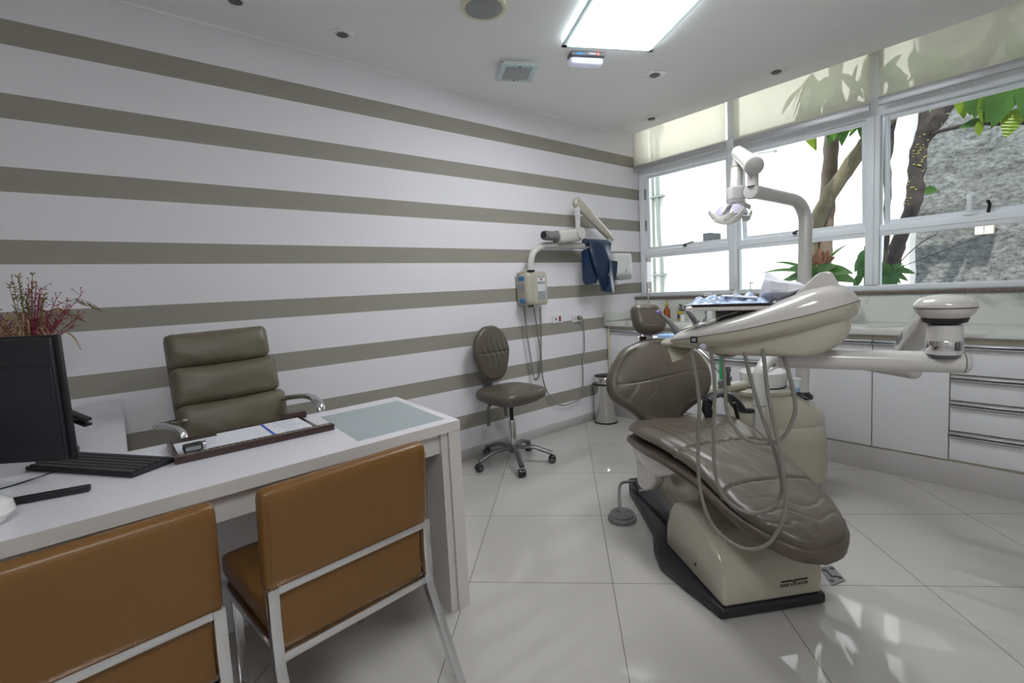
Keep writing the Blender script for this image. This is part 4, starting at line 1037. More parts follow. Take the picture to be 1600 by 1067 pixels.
sheet('paper_sheet', 'white sheet with faint handwriting at the left of the dark desk tray', .018, .150, .036, .24, z0 + .0085, lines=9, seed=2)
sheet('paper_sheet', 'blank white sheet in the middle of the dark desk tray', .150, .296, .036, .27, z0 + .0085, lines=0)
sheet('paper_sheet', 'white note sheet with blue edge and scribbles at the right of the tray', .296, .435, .036, .275, z0 + .0085, band=True, lines=7, seed=5)
t = thing('paper_sheet', 'white paper lying on the desk between keyboard and dark desk tray', 'paper', (-4.05, -.97, .744))
wpart('sheet', box(-4.105, -4.01, -1.07, -.90, .7434, .7442), 'paper', t, smooth=False)
t = thing('rubber_stamp', 'small black self-inking stamp standing on the papers', 'stamp', (-3.945, -1.06, z0 + .0098))
g = box(-3.972, -3.918, -1.085, -1.045, z0 + .0098, z0 + .032)
wpart('stamp_body', g, 'black', t, bevel=.004)
wpart('label', box(-3.966, -3.924, -1.0862, -1.0848, z0 + .0150, z0 + .0270), 'labelgrey', t, smooth=False)
wpart('grip', cyl((-3.918, -1.065, z0 + .023), (-3.908, -1.065, z0 + .023), .012, 16), 'steel', t)
# keyboard
kb = thing('keyboard', 'slim black computer keyboard lying askew on the desk', 'keyboard', (-4.180, -.985, .7434), math.atan2(.82, -.575))
# local x along the long edge, y across
Lk, Wk = .44, .128
g = G().add([(x, y, z) for (x, y, z) in [(-Lk / 2, -Wk / 2, 0), (Lk / 2, -Wk / 2, 0), (Lk / 2, Wk / 2, 0), (-Lk / 2, Wk / 2, 0), (-Lk / 2, -Wk / 2, .018), (Lk / 2, -Wk / 2, .018), (Lk / 2, Wk / 2, .012), (-Lk / 2, Wk / 2, .012)]], [(3, 2, 1, 0), (4, 5, 6, 7), (0, 1, 5, 4), (1, 2, 6, 5), (2, 3, 7, 6), (3, 0, 4, 7)])
build('case', g, 'blackmatte', kb, bevel=.003)
g = G()
for r in range(6):
    y = -Wk / 2 + .010 + r * .0192; zz = .018 - (y + Wk / 2) / Wk * .006
    x = -Lk / 2 + .008
    while x < Lk / 2 - .018:
        w = .0165
        if r == 5 and .06 < x + Lk / 2 < .10: w = .10
        g.merge(box(x, x + w, y, y + .0162, zz - .001, zz + .004)); x += w + .0022
ky = build('keys', g, 'key', kb, smooth=False)
# monitor seen from behind
MR = V((-4.229, -1.045, 0)); MD = V((-.80, .60, 0)); MN = V((-.60, -.80, 0))   # MN points to the camera side
mn = thing('computer_monitor', 'black flat computer monitor seen from behind on a slim stand', 'monitor', (-4.41, -.89, .743))
def mb(a0, a1, n0, n1, z0_, z1_, lean=-.02):
    return G().add([MR + MD * a + MN * (n - (z - .84) * lean) + DZ * z for z in (z0_, z1_) for n in (n0, n1) for a in (a0, a1)], [(0, 2, 3, 1), (4, 5, 7, 6), (0, 1, 5, 4), (1, 3, 7, 5), (3, 2, 6, 7), (2, 0, 4, 6)])
wpart('back_case', mb(.012, .52, 0, .014, .800, 1.155), 'blackmatte', mn, bevel=.003)
wpart('bezel', mb(0, .532, -.014, .0, .793, 1.163), 'black', mn, bevel=.003)
wpart('screen', mb(.012, .52, -.0155, -.014, .81, 1.15), 'black', mn, smooth=False)
wpart('lower_panel', mb(.016, .516, .014, .019, .804, 1.075), 'blackmatte', mn, bevel=.004)
wpart('cover_panel', mb(.085, .20, .019, .0202, .835, .905), 'blackmatte', mn, bevel=.0008)
g = G()
for i in range(14): g.merge(mb(.14 + i * .012, .148 + i * .012, .014, .0155, 1.078, 1.083))
wpart('vent_slots', g, 'black', mn, smooth=False)
sc = V((-4.505, -1.167, 0))
wpart('stand_column', bar([MR + MD * .32 + MN * .02 + DZ * .95, sc + MN * -.01 + DZ * .757], .06, .02, MN), 'black', mn, bevel=.003)
wpart('stand_foot', bar([V((-4.515, -1.165, .7525)), V((-4.194, -1.232, .7525))], .020, .017, (0, 0, 1)), 'black', mn, bevel=.003)
wpart('stand_foot', bar([sc + DZ * .7525, V((-4.66, -.90, .7525))], .022, .017), 'black', mn, bevel=.003)
t = thing('computer_mouse', 'black computer mouse peeking out between monitor and keyboard', 'mouse', (-4.262, -.76, .7434))
build('mouse_body', rbox(.055, .09, .028, .013, 6).move(0, 0, .0145), 'black', t)
tag(build('cable', tube([(-4.46, -.98, .746), (-4.40, -1.02, .7465), (-4.34, -.99, .746), (-4.28, -.93, .7465), (-4.26, -.84, .746)], .0022, 6, sm=6), 'black'), 'thin black cable curving from under the monitor to the keyboard', 'cable')
t = thing('paper_sheet', 'pale paper partly under the monitor at the left edge of the desk', 'paper', (-4.42, -1.02, .744))
wpart('sheet', box(-4.62, -4.36, -1.10, -.90, .7434, .7439), 'paper', t, smooth=False)
t = thing('tablet_stand', 'dark slim angled frame peeking out behind the monitor on the desk return', 'stand', (-4.24, -.62, .7434))
a, b = V((-4.40, -.56, .970)), V((-4.205, -.73, .850))
wpart('frame_bar', bar([a, b], .03, .010), 'black', t, bevel=.002)
wpart('frame_bar', bar([a - DZ * .028, b - DZ * .018], .03, .008), 'black', t, bevel=.002)
wpart('light_strip', bar([a - DZ * .012, b.lerp(a, .12) - DZ * .009], .02, .004), 'labelwhite', t)
wpart('stand_leg', bar([a.lerp(b, .1) - DZ * .02, V((-4.34, -.52, .745))], .03, .008, (1, 0, 0)), 'black', t)
t = thing('white_bowl', 'glossy white rounded ceramic pot cut off at the left edge of the desk', 'bowl', (-4.385, -1.330, .7434))
wpart('pot_body', lathe([(.02, 0), (.045, .006), (.064, .028), (.060, .050), (.04, .066), (.018, .070), (.012, .066)], 40, (-4.385, -1.330, .7436)), 'whitegloss', t)
# dried flowers behind the monitor
t = thing('dried_flowers', 'dried red twigs and tan grasses in a vase behind the monitor', 'flowers', (-4.36, -.36, .7434))
wpart('vase', lathe([(.03, 0), (.05, .01), (.06, .10), (.045, .20), (.03, .26), (.038, .30), (.034, .30), (.026, .26)], 28, (-4.36, -.36, .7436)), 'whitegloss', t)
random.seed(4); gr = G(); gt = G(); go = G()
base = V((-4.36, -.36, 1.02))
for i in range(26):
    a = random.uniform(0, 2 * PI); sp_ = random.uniform(.03, .17); h = random.uniform(.16, .33) * (1.1 - sp_ * 1.5)
    tip_ = base + V((math.cos(a) * sp_ * 1.1, math.sin(a) * sp_, h)); mid = base.lerp(tip_, .5) + V((0, 0, .02))
    gr.merge(tube([base, mid, tip_], .0012, 5, sm=3))
    for k in range(16):
        q = mid.lerp(tip_, random.uniform(-.3, 1)) ; e = q + V((random.uniform(-.03, .03), random.uniform(-.03, .03), random.uniform(.0, .03)))
        gr.merge(tube([q, e], .0008, 4)); gr.merge(rbox(.007, .007, .006, .003, 1).move(*e))
for i in range(50):
    a = random.uniform(0, 2 * PI); R_ = random.uniform(.04, .14); h = random.uniform(.10, .22)
    tip_ = base + V((math.cos(a) * R_, math.sin(a) * R_, h)); end = tip_ + V((math.cos(a) * .025, math.sin(a) * .025, -random.uniform(.03, .07)))
    gt.merge(tube([base, base.lerp(tip_, .6) + V((0, 0, .05)), tip_, end], [.001, .0012, .003, .0015], 5, sm=4))
for i in range(9):
    a = random.uniform(0, 2 * PI); sp_ = random.uniform(.0, .08); tip_ = base + V((math.cos(a) * sp_, math.sin(a) * sp_, random.uniform(.26, .37)))
    go.merge(tube([base, tip_], .001, 4))
    for k in range(26):
        q = base.lerp(tip_, random.uniform(.55, 1)); e = q + V((random.uniform(-.012, .012), random.uniform(-.012, .012), random.uniform(.002, .018)))
        go.merge(tube([q, q.lerp(e, .5), e], [.0006, .0022, .0008], 4))
for (dx, dz) in ((.205, .24), (.15, .20)):
    P = [base, base + V((dx * .4, -.02, dz * .9)), base + V((dx * .75, -.03, dz * 1.05)), base + V((dx, -.03, dz * .93))]
    go.merge(tube(P, .0009, 4, sm=5))
    for k in range(14):
        q = P[2].lerp(P[3], random.uniform(-.2, 1)); go.merge(tube([q, q + V((.008, 0, -.012)), q + V((.02, 0, -.028))], [.0006, .0022, .0006], 4))
wpart('red_twigs', gr, 'redflower', t, smooth=False); wpart('tan_grasses', gt, 'tanflower', t); wpart('olive_grasses', go, 'oliveflower', t, smooth=False)

# ================================================================== EXECUTIVE CHAIR BEHIND THE DESK
ec = thing('executive_chair', 'high-backed khaki leather office chair with chrome arms behind the desk', 'chair', (-3.72, -.47, 0))
tilt = math.radians(13)
def pad(name, cx, cy, cz, w, h, th, roll, mt='khaki', puff=.018):
    g = rbox(w, th, h, .030, 26, puff=puff)
    for p in g.v:
        u = p.x / (w / 2)
        if p.y < 0: p.y += .006 * noise.noise(V((p.x * 9, p.z * 16, cz * 7))) + .004 * math.sin(p.x * 60 + p.z * 30 + 3 * noise.noise(p * 9)) * math.exp(-((p.z + h * .34) / .035) ** 2)
        p.z += .006 * u * u
    g.rot('X', -tilt).rot('Y', roll).move(cx, cy, cz)
    return wpart(name, g, mt, ec)
rl = math.radians(-1.5)
pad('head_cushion', -3.742, -.335, 1.024, .405, .152, .10, rl)
pad('back_cushion', -3.730, -.370, .868, .420, .170, .11, rl)
pad('lumbar_cushion', -3.716, -.412, .708, .430, .165, .12, rl)
g = rbox(.415, .05, .50, .025, 6).rot('X', -tilt).rot('Y', rl).move(-3.735, -.315, .86)
wpart('back_shell', g, 'khaki', ec)
g = rbox(.46, .44, .10, .045, 8, puff=.012).move(-3.70, -.60, .48)
wpart('seat_cushion', g, 'khaki', ec)
for P in ([(-3.90, -.44, .735), (-4.006, -.56, .752), (-3.975, -.60, .752), (-3.945, -.63, .735), (-3.930, -.65, .69), (-3.915, -.64, .58), (-3.88, -.6, .45)],
          [(-3.53, -.42, .752), (-3.485, -.52, .772), (-3.450, -.61, .781), (-3.432, -.69, .766), (-3.430, -.73, .715), (-3.44, -.70, .58), (-3.50, -.62, .45)]):
    wpart('armrest', tube(P, .016, 14, sm=5, flat=(.021, .013)), 'chrome', ec)
wpart('arm_knob', rbox(.03, .03, .03, .015, 5).move(-4.006, -.56, .752), 'chrome', ec)
for i in range(5):
    a = math.radians(20 + 72 * i); e = V((math.cos(a), math.sin(a), 0)); c0 = V((-3.70, -.56, 0))
    wpart('base_leg', tube([c0 + V((0, 0, .11)), c0 + e * .15 + V((0, 0, .105)), c0 + e * .28 + V((0, 0, .075))], .018, 10, sm=3), 'chrome', ec)
    wpart('caster', lathe([(.001, -.022), (.027, -.02), (.027, .02), (.001, .022)], 18, c0 + e * .28 + V((0, 0, .0285)), (-e.y, e.x, 0)), 'black', ec)
wpart('gas_lift', cyl((-3.70, -.56, .10), (-3.70, -.56, .43), .025), 'chrome', ec)

# ================================================================== VISITOR CHAIRS (tan leather, flat chrome frame)
def visitor_chair(name, loc, rz, lb):
    t = thing(name, lb, 'chair', loc, rz, 'tan visitor chairs at the desk')
    # local: x across, y toward the desk (front), z up; rear face of the back at y=0
    g = rbox(.474, .050, .275, .020, 10)
    g.rot('X', math.radians(5)).move(0, .006, .642)
    back = build('backrest', g, 'tan', t)
    for x in (-.224, .224): build('seam', tube([(x, -.022 - .0005, .53), (x, -.0335, .65), (x, -.037, .752)], .0011, 5), 'tan', back)
    build('lower_back', rbox(.42, .040, .165, .010, 6).move(0, .020, .435), 'tan', t)
    g = rbox(.45, .45, .075, .022, 10, puff=.004).move(0, .235, .415)
    build('seat', g, 'tan', t)
    # rear frame: posts kink outward-back at seat height
    for s in (-1, 1):
        x = s * .223; xf = s * .200
        build('rear_leg', bar([(x, -.008, .530), (x, -.004, .430), (x, -.010, .318), (x + s * .006, -.16, .0)], .026, .026, (0, 1, 0)), 'chrome', t, bevel=.002)
        build('front_leg', bar([(xf, .43, .378), (xf, .438, 0)], .026, .026, (0, 1, 0)), 'chrome', t, bevel=.002)
        build('side_rail', bar([(x, .0, .366), (x, .43, .366)], .024, .022), 'chrome', t, bevel=.002)
    build('cross_bar', bar([(-.21, -.010, .520), (.21, -.010, .520)], .016, .019), 'chrome', t, bevel=.001)
    build('cross_bar', bar([(-.21, -.004, .342), (.21, -.004, .342)], .016, .022), 'chrome', t, bevel=.001)
    build('front_rail', bar([(-.20, .43, .366), (.20, .43, .366)], .018, .022), 'chrome', t, bevel=.001)
    return t
vc = visitor_chair('visitor_chair', (-3.648, -1.652, 0), math.radians(6), 'tan leather chair with chrome frame, the right one pushed up to the desk')
dup(vc, (-4.203, -1.690, 0), math.radians(6), 'tan leather chair with chrome frame, the left one cut by the picture edge')
# cable bundle on the floor under the desk
t = tag(build('power_strip_cable', tube([(-3.42, -1.10, .012), (-3.34, -1.12, .012), (-3.27, -1.13, .012), (-3.235, -1.09, .012), (-3.26, -1.05, .012), (-3.34, -1.03, .012), (-3.42, -1.04, .012)], .008, 8, sm=6).merge(tube([(-3.42, -1.13, .028), (-3.32, -1.15, .028), (-3.25, -1.12, .028), (-3.26, -1.07, .028), (-3.36, -1.06, .028)], .008, 8, sm=6)), 'whiteplastic'), 'coil of white cable on the floor under the desk end', 'cable')
# ================================================================== DENTAL CHAIR
CO = V((-2.343, -2.222, 0)); CU = V((.515, .857, 0)).normalized(); CR = V((CU.y, -CU.x, 0)); UZ = V((0, 0, 1))
def cp(s, l, z): return CO + CU * s + CR * l + UZ * z
dc = thing('dental_chair', 'reclining dental chair in taupe vinyl on a cream base with black foot plate', 'dental chair', tuple(CO + CU * .5))
# floor plate
plate = [(-.008, -.212), (.06, -.225), (.18, -.255), (.33, -.285), (.46, -.255), (.60, -.195), (.85, -.155), (1.10, -.12), (1.15, -.06), (1.15, .06), (1.10, .12), (.85, .155), (.60, .195), (.46, .255), (.33, .285), (.18, .255), (.06, .225), (-.008, .212)]
g = prism(plate, CO + UZ * .002, CU, CR, 0, .042, UZ)
wpart('floor_plate', g, 'blackrub', dc, bevel=.012, seg=3)
g = prism([(.50, .02), (1.12, .02), (1.12, .085), (1.02, .10), (.98, .06), (.86, .055), (.50, .085)], CO + CR * -.115, CU, UZ, 0, .23, CR)
wpart('rear_cover', g, 'blackrub', dc, bevel=.012, seg=3)
# hump
prof = [(.0, .042), (-.006, .10), (-.004, .145), (.016, .190), (.05, .228), (.10, .262), (.17, .287), (.25, .302), (.32, .300), (.375, .275), (.415, .225), (.445, .15), (.458, .042)]
g = prism(prof, CO + CR * -.2, CU, UZ, 0, .40, CR)
hump = wpart('base_cover', g, 'cream', dc, bevel=.016, seg=4, ang=50)
hump.data.materials[0] = M['cream']
# pump pedals recess on the cover
tn = (CU * 1.0 + UZ * .36).normalized(); nn2 = (UZ - CU * .36).normalized()
pc0 = cp(.130, -.112, .2745)
wpart('control_recess', prism([(-.030, -.062), (.030, -.062), (.030, .062), (-.030, .062)], pc0, tn, CR, -.004, .0012, nn2), 'creamdark', hump, bevel=.0008)
for l in (-.028, .028): wpart('round_button', lathe([(.024, .001), (.024, .006), (.020, .009), (.001, .009)], 28, pc0 + CR * l, nn2), 'creamdark', hump)
wpart('screw', lathe([(.006, 0), (.006, .003), (.001, .003)], 12, cp(.19, -.2005, .10), -CR), 'black', hump)
# logo on the front face
ex = CR; ey = (UZ * 1.0 + CU * -.06).normalized()
lo = cp(-.0068, .075, .108); lo = cp(-.0052, .078, .098)
g = text_bag('DABI ATLANTE', .0165, lo, ex, (UZ * .998 + CU * -.10).normalized(), .0022, shear=.25, bold=.0006)
q = lo + UZ * .0135 - CU * .0015
g.merge(prism([(-.052, 0), (-.008, 0), (-.001, -.006), (.006, 0), (.052, 0), (.056, .005), (.004, .005), (.0, .001), (-.008, .005), (-.048, .005)], q, CR, (UZ - CU * .1).normalized(), -.0012, .0012))
wpart('logo', g, 'logo', hump, smooth=False)
# lift arm with embossed name
g = prism([(.40, .16), (.50, .112), (.592, .106), (.80, .146), (.85, .21), (.85, .40), (.45, .40), (.36, .30)], CO + CR * -.085, CU, UZ, 0, .17, CR)
arm = wpart('lift_arm', g, 'cream', dc, bevel=.008)
ax = (-CU * .93 - UZ * .30).normalized(); ay = (UZ * .93 - CU * .30).normalized()
g = text_bag('Croma', .050, cp(.615, -.0856, .185), ax, ay, .0016)
wpart('embossed_name', g, 'creamdark', arm, smooth=False)
# white bracket under the seat (near side) and its twin
for sgn, nm in ((-1, 'near'), (1, 'far')):
    g = prism([(.80, .455), (.80, .37), (.76, .335), (.58, .325), (.50, .335), (.37, .40), (.34, .43), (.42, .46)], CO + CR * (sgn * .18 - .03), CU, UZ, 0, .06, CR)
    wpart('seat_bracket', g, 'offwhite', dc, bevel=.014, seg=3)
    g = prism([(.79, .36), (.79, .20), (.75, .185), (.70, .185), (.62, .23), (.565, .285), (.56, .36)], CO + CR * (sgn * .17 - .025), CU, UZ, 0, .05, CR)
    wpart('pivot_cover', g, 'offwhite', dc, bevel=.014, seg=3)
# seat and leg pad
def zf(s): return lerp([(-.30, .350), (-.24, .364), (0, .415), (.25, .474), (.42, .508), (.55, .518), (.92, .515)], s)
W1 = [(-.238, .001), (-.236, .035), (-.23, .060), (-.215, .09), (-.18, .125), (-.13, .155), (-.06, .180), (.0, .190), (.12, .200), (.25, .214), (.35, .235), (.45, .256), (.55, .270), (.62, .272), (.652, .258), (.668, .225), (.676, .15), (.68, .001)]
def lat0(s): return lerp([(-.24, 0), (.0, .010), (.18, .016), (.35, .004), (.5, -.020), (.9, -.03)], s)
SS = []
for i in range(len(W1) - 1):
    a, b = W1[i][0], W1[i + 1][0]; n = max(1, int((b - a) / .006))
    SS += [a + (b - a) * k / n for k in range(n)]
SS.append(W1[-1][0])
seams = (.33, .055)
def cushion(zoff, th, grow, detail, mt, name, drop=0.0, flat=.35, ex=5):
    rings = []
    for s in SS:
        w = lerp(W1, s) + grow; sg = s + (-grow if s < 0.3 else grow) * (1 - min(1, w / .3)) ; L0 = lat0(s)
        dr = drop * max(0, min(1, (.35 - s) / .5))
        R = []; n = 72
        for k in range(n + 1):      # top, left to right
            v = -1 + 2 * k / n; prof_ = (1 - abs(v) ** ex) ** .5 if abs(v) < 1 else 0
            edge = min(1, w / .12)
            z = zf(sg) + zoff + dr + th * (flat + (1 - flat) * prof_ * edge)
            if detail:
                for q in seams:
                    bow = q + .030 * (1 - v * v) - .02
                    z -= .009 * math.exp(-((s - bow) / .005) ** 2)
                e4 = max(0, 1 - v ** 6)
                wob = 2.6 * noise.noise(V((s * 5, v * 2.0, 7)))
                if s > .05:
                    k1 = math.exp(-((s - .40) / .13) ** 2) + math.exp(-((s - .22) / .10) ** 2)
                    z -= .0055 * k1 * e4 * max(0.0, math.sin(v * 15 + s * 9 + wob * 1.6)) ** 5
                    z += .0030 * k1 * e4 * math.sin(v * 15 + s * 9 + wob * 1.6 + 1.2)
                else:
                    k1 = math.exp(-((s + .13) / .08) ** 2)
                    z -= .0045 * k1 * e4 * max(0.0, math.sin(s * 85 + v * 5 + wob * 2)) ** 4
                z += .0045 * noise.noise(V((s * 10, v * 3.5, 1))) * e4
            R.append(cp(sg, L0 + v * w, z))
        for k in range(1, n):       # underside
            v = 1 - 2 * k / n; R.append(cp(sg, L0 + v * w * .94, zf(sg) + zoff + dr - .004 - th * .15 * (1 - v * v)))
        rings.append(R)
    return wpart(name, loft(rings), mt, dc, ang=60)
cushion(.004, .044, 0.0, True, 'brown', 'seat_cushion', flat=.30, ex=9)
csh = cushion(-.058, .044, .012, False, 'browndark', 'cushion_shell', drop=.030, flat=.62, ex=16)
csh['label'] = 'dark taupe rigid shell under the cushion'
# backrest
th = math.radians(21); BW = (CU * math.sin(th) + UZ * math.cos(th)).normalized(); BN = (-CU * math.cos(th) + UZ * math.sin(th)).normalized()
BO_ = cp(.655, -.05, .53)
bo = [(-0.139, 0.012), (-0.058, 0.001), (0.027, 0.009), (0.069, 0.045), (0.126, 0.08), (0.204, 0.125), (0.246, 0.19), (0.25, 0.263), (0.218, 0.34), (0.168, 0.388), (0.095, 0.427), (0.027, 0.442), (-0.06, 0.441), (-0.132, 0.422), (-0.199, 0.39), (-0.257, 0.327), (-0.296, 0.255), (-0.303, 0.192), (-0.285, 0.146), (-0.238, 0.105), (-0.194, 0.072), (-0.162, 0.036)]
def bwr(a, b):
    seam = .235 + .05 * a + .012 * math.sin(a * 9)
    r = -.004 * math.exp(-((b - seam) / .004) ** 2)
    cr = max(0.0, math.sin(a * 42 + 2.5 * math.sin(b * 24) + 4 * noise.noise(V((a * 7, b * 7, 0))))) ** 6
    r -= .0035 * cr * math.exp(-abs(b - seam + .02) / .06)
    return r + .004 * noise.noise(V((a * 8, b * 11, 2)))
wpart('backrest', puffy(bo, .075, .035, .022, BO_ - BN * .055, CR, BW, BN, wrinkle=bwr, n=8), 'brown', dc, ang=60)
wpart('backrest_shell', puffy([(a * .93, .02 + b * .93) for a, b in bo], .03, .014, 0, BO_ - BN * .085, CR, BW, BN, back_dome=.03), 'creamdark', dc)
# headrest
ho = [(-0.061, 0.626), (0.01, 0.626), (0.04, 0.599), (0.057, 0.541), (0.058, 0.506), (0.033, 0.473), (-0.021, 0.463), (-0.082, 0.473), (-0.111, 0.506), (-0.117, 0.552), (-0.114, 0.604), (-0.093, 0.624)]
wpart('headrest', puffy(ho, .085, .038, .006, BO_ - BN * .045, CR, BW, BN, wrinkle=lambda a, b: -.006 * math.exp(-(((a + .035) / .045) ** 2 + ((b - .55) / .045) ** 2))), 'brown', dc)
wpart('headrest_stem', bar([BO_ + CR * -.045 + BW * .39 - BN * .02, BO_ + CR * -.045 + BW * .56 - BN * .02], .055, .014, BN), 'steel', dc, bevel=.002)
wpart('stem_knob', cyl(BO_ + CR * -.085 + BW * .448 - BN * .02, BO_ + CR * -.055 + BW * .448 - BN * .02, .012, 14), 'black', dc)
# far side armrest (black)
AP = [V(p) for p in ARMREST]
wpart('armrest', tube(AP[2:], .02, 14, sm=6, flat=(.034, .014)), 'blackmatte', dc)
wpart('armrest_post', bar([AP[2] + V((.0, 0, .005)), AP[1], AP[0], AP[0] + UZ * -.06], .045, .030, CU), 'blackmatte', dc, bevel=.008)
wpart('armrest_rod', tube([AP[4] + UZ * -.02 + CU * -.08, AP[4] + UZ * -.14 + CU * -.08 + CR * .03], .009, 8), 'black', dc)
# foot pedal with cable
t = thing('foot_pedal', 'round grey ribbed foot pedal on the tiles beside the dental chair', 'foot pedal', (-2.163, -1.391, 0))
c = (-2.163, -1.391, 0)
wpart('pedal_base', lathe([(.070, .001), (.074, .006), (.074, .018), (.070, .024), (.064, .026)], 40, c), 'rubber', t)
pr = [(.064, .024), (.064, .036)]
for k in range(5): r = .058 - k * .012; pr += [(r, .040), (r - .003, .036), (r - .007, .036), (r - .010, .040)]
pr = [p for p in pr if p[0] > .002] + [(.001, .040)]
wpart('ribbed_disc', lathe(pr, 40, c), 'rubber', t)
wpart('cable', tube([(-2.10, -1.33, .02), (-2.02, -1.26, .045), (-1.97, -1.23, .085), (-1.93, -1.25, .095), (-1.87, -1.29, .085)], .008, 8, sm=6), 'rubber', t)
t = thing('floor_box_cover', 'dark grey metal cover plate with cut-outs set in the floor tiles', 'floor plate', tuple((V(PLATE[0]) + V(PLATE[2])) / 2))
pts = [V(PLATE[0]), V(PLATE[1]), V(PLATE[2]), V(PLATE[3])]
g = G().add([p + UZ * .001 for p in pts] + [p + UZ * .005 for p in pts], [(3, 2, 1, 0), (4, 5, 6, 7), (0, 1, 5, 4), (1, 2, 6, 5), (2, 3, 7, 6), (3, 0, 4, 7)])
wpart('plate', g, 'rubber', t, bevel=.001)
ctr = sum(pts, V()) / 4
for k in range(4):
    p = ctr.lerp(pts[k], .60); wpart('cut_out', cyl(p + UZ * .005, p + UZ * .0058, .009, 14), 'black', t)
wpart('groove', tube([ctr.lerp(pts[0], .4) + UZ * .0055, ctr.lerp(pts[3], .25) + UZ * .0055, ctr.lerp(pts[2], .4) + UZ * .0055], .0035, 6), 'black', t)

# ================================================================== SPITTOON / WATER UNIT WITH POLE
un = thing('spittoon_unit', 'cream spittoon unit with white round bowl and pole beside the dental chair', 'dental unit', (-1.27, -1.80, .08))
EX_, EN_ = V((.767, -.641, 0)), V((.641, .767, 0)); UC = V((-1.275, -1.790, 0))
def ring_u(hl, hw, z, ofs=0.0, n=40, ztop=None, e=.62):
    R = []
    for k in range(n):
        a = 2 * PI * k / n; c_, s_ = math.cos(a), math.sin(a)
        x = hl * math.copysign(abs(c_) ** e, c_) + ofs; y = hw * math.copysign(abs(s_) ** e, s_)
        zz = z if ztop is None else ztop(x, y)
        R.append(UC + EX_ * x + EN_ * y + UZ * zz)
    return R
rings = [ring_u(.235, .165, .09), ring_u(.247, .175, .10), ring_u(.250, .178, .20), ring_u(.245, .175, .33), ring_u(.240, .172, .405), ring_u(.236, .168, .412)]
wpart('lower_body', loft(rings), 'cream', un)
def topz(x, y): return lerp([(-.25, .600), (-.05, .598), (.06, .585), (.12, .545), (.17, .520), (.25, .515)], x)
def mid(k, h=.412): return lambda x, y: h + (topz(x, y) - h) * k
rings = [ring_u(.236, .168, .412), ring_u(.238, .170, .420)] + [ring_u(a, b, 0, 0, ztop=mid(k)) for a, b, k in [(.236, .168, .25), (.232, .160, .55), (.222, .150, .80), (.205, .135, .94), (.18, .11, 1.0), (.12, .07, 1.0), (.04, .03, 1.0), (.005, .005, 1.0)]]
ub = wpart('upper_body', loft(rings), 'cream', un)
# sculpted lip under the bowl
wpart('bowl_ledge', loft([ring_u(.150, .135, .575, -.085, e=.8), ring_u(.165, .148, .590, -.080, e=.8), ring_u(.165, .148, .606, -.080, e=.8), ring_u(.150, .135, .612, -.080, e=.8)]), 'cream', un, bevel=0)
bc = V(BOWL[0]); bz = .612
wpart('bowl', lathe([(.085, 0), (.112, .004), (.118, .015), (.124, .078), (.125, .084), (.121, .086), (.116, .080), (.105, .040), (.06, .018), (.001, .014)], 48, (bc.x, bc.y, bz)), 'whitegloss', un)
wpart('bowl_gasket', lathe([(.110, -.004), (.118, 0), (.116, .006)], 40, (bc.x, bc.y, bz)), 'black', un)
wpart('rinse_spout', tube([bc + EX_ * .125 + UZ * -.005, bc + EX_ * .10 + UZ * .02, bc + EX_ * .04 + UZ * .0, bc + EX_ * .02 + UZ * -.01], .004, 8, sm=5), 'steel', un)
wpart('pole', tube(POLE[:3] + [POLE[3]], .034, 28, sm=4, cap=True), 'armwhite', un)
wpart('pole_ring', lathe([(.0345, 0), (.0352, .002), (.0345, .004)], 28, (POLE[2][0], POLE[2][1], POLE[2][2] - .10)), 'darkgrey', un)
wpart('pole_collar', lathe([(.036, .530), (.054, .532), (.056, .546), (.048, .556), (.040, .560), (.036, .570)], 32, (POLE[0][0], POLE[0][1], 0)), 'black', un)
# assistant holder bar and valve bits
a, b = V(HBAR[0]), V(HBAR[1])
wpart('holder_bar', tube([a, a.lerp(b, .05), a.lerp(b, .95), b], [.020, .026, .026, .022], 18), 'cream', un)
wpart('bar_post', cyl(V(VALVE[0]) + V((.16, -.07, -.09)), V(VALVE[0]) + V((.16, -.07, -.01)), .020, 16), 'cream', un)
wpart('valve', lathe([(.012, -.06), (.012, -.03), (.018, -.03), (.018, -.01), (.010, -.01), (.010, .02), (.016, .02), (.012, .045), (.001, .047)], 16, V(VALVE[0])), 'greymetal', un)
s0 = V(STRAW[0])
t = thing('suction_tip', 'bright green suction tip standing upright in the holder bar', 'suction tip', tuple(s0 - UZ * .03))
wpart('tube', tube([s0, s0 + UZ * .07, s0 + UZ * .15], .0065, 10, sm=3), 'green', t)
wpart('socket', lathe([(.014, -.035), (.016, -.02), (.013, 0), (.009, .004)], 14, s0), 'rubber', t)
# cup and napkin
cc = V(CUP[0]); 
t = thing('paper_napkin', 'white napkin under the plastic cup on the cream unit', 'napkin', (cc.x, cc.y, .61))
cz = .5905
wpart('sheet', G().add([UC + EX_ * x + EN_ * y + UZ * (topz(x, y) + .012) for y in (-.15, -.05) for x in (.01, .045, .08, .115)], [(0, 1, 5, 4), (1, 2, 6, 5), (2, 3, 7, 6)]), 'paper', t, smooth=False)
t = thing('plastic_cup', 'clear plastic cup with blue liquid on the cream unit', 'cup', tuple(UC + EX_ * .005 + EN_ * -.095 + UZ * .60))
cb_ = UC + EX_ * .055 + EN_ * -.105 + UZ * (topz(.055, 0) + .014)
wpart('cup_wall', lathe([(.022, 0), (.030, .070), (.0295, .070), (.021, .002)], 28, cb_), 'cupwhite', t)
wpart('cup_rim', lathe([(.030, .069), (.032, .071), (.030, .073)], 28, cb_), 'whiteplastic', t)
wpart('liquid', lathe([(.0222, .0005), (.0252, .022), (.0240, .0225)], 28, cb_), 'lblue', t)
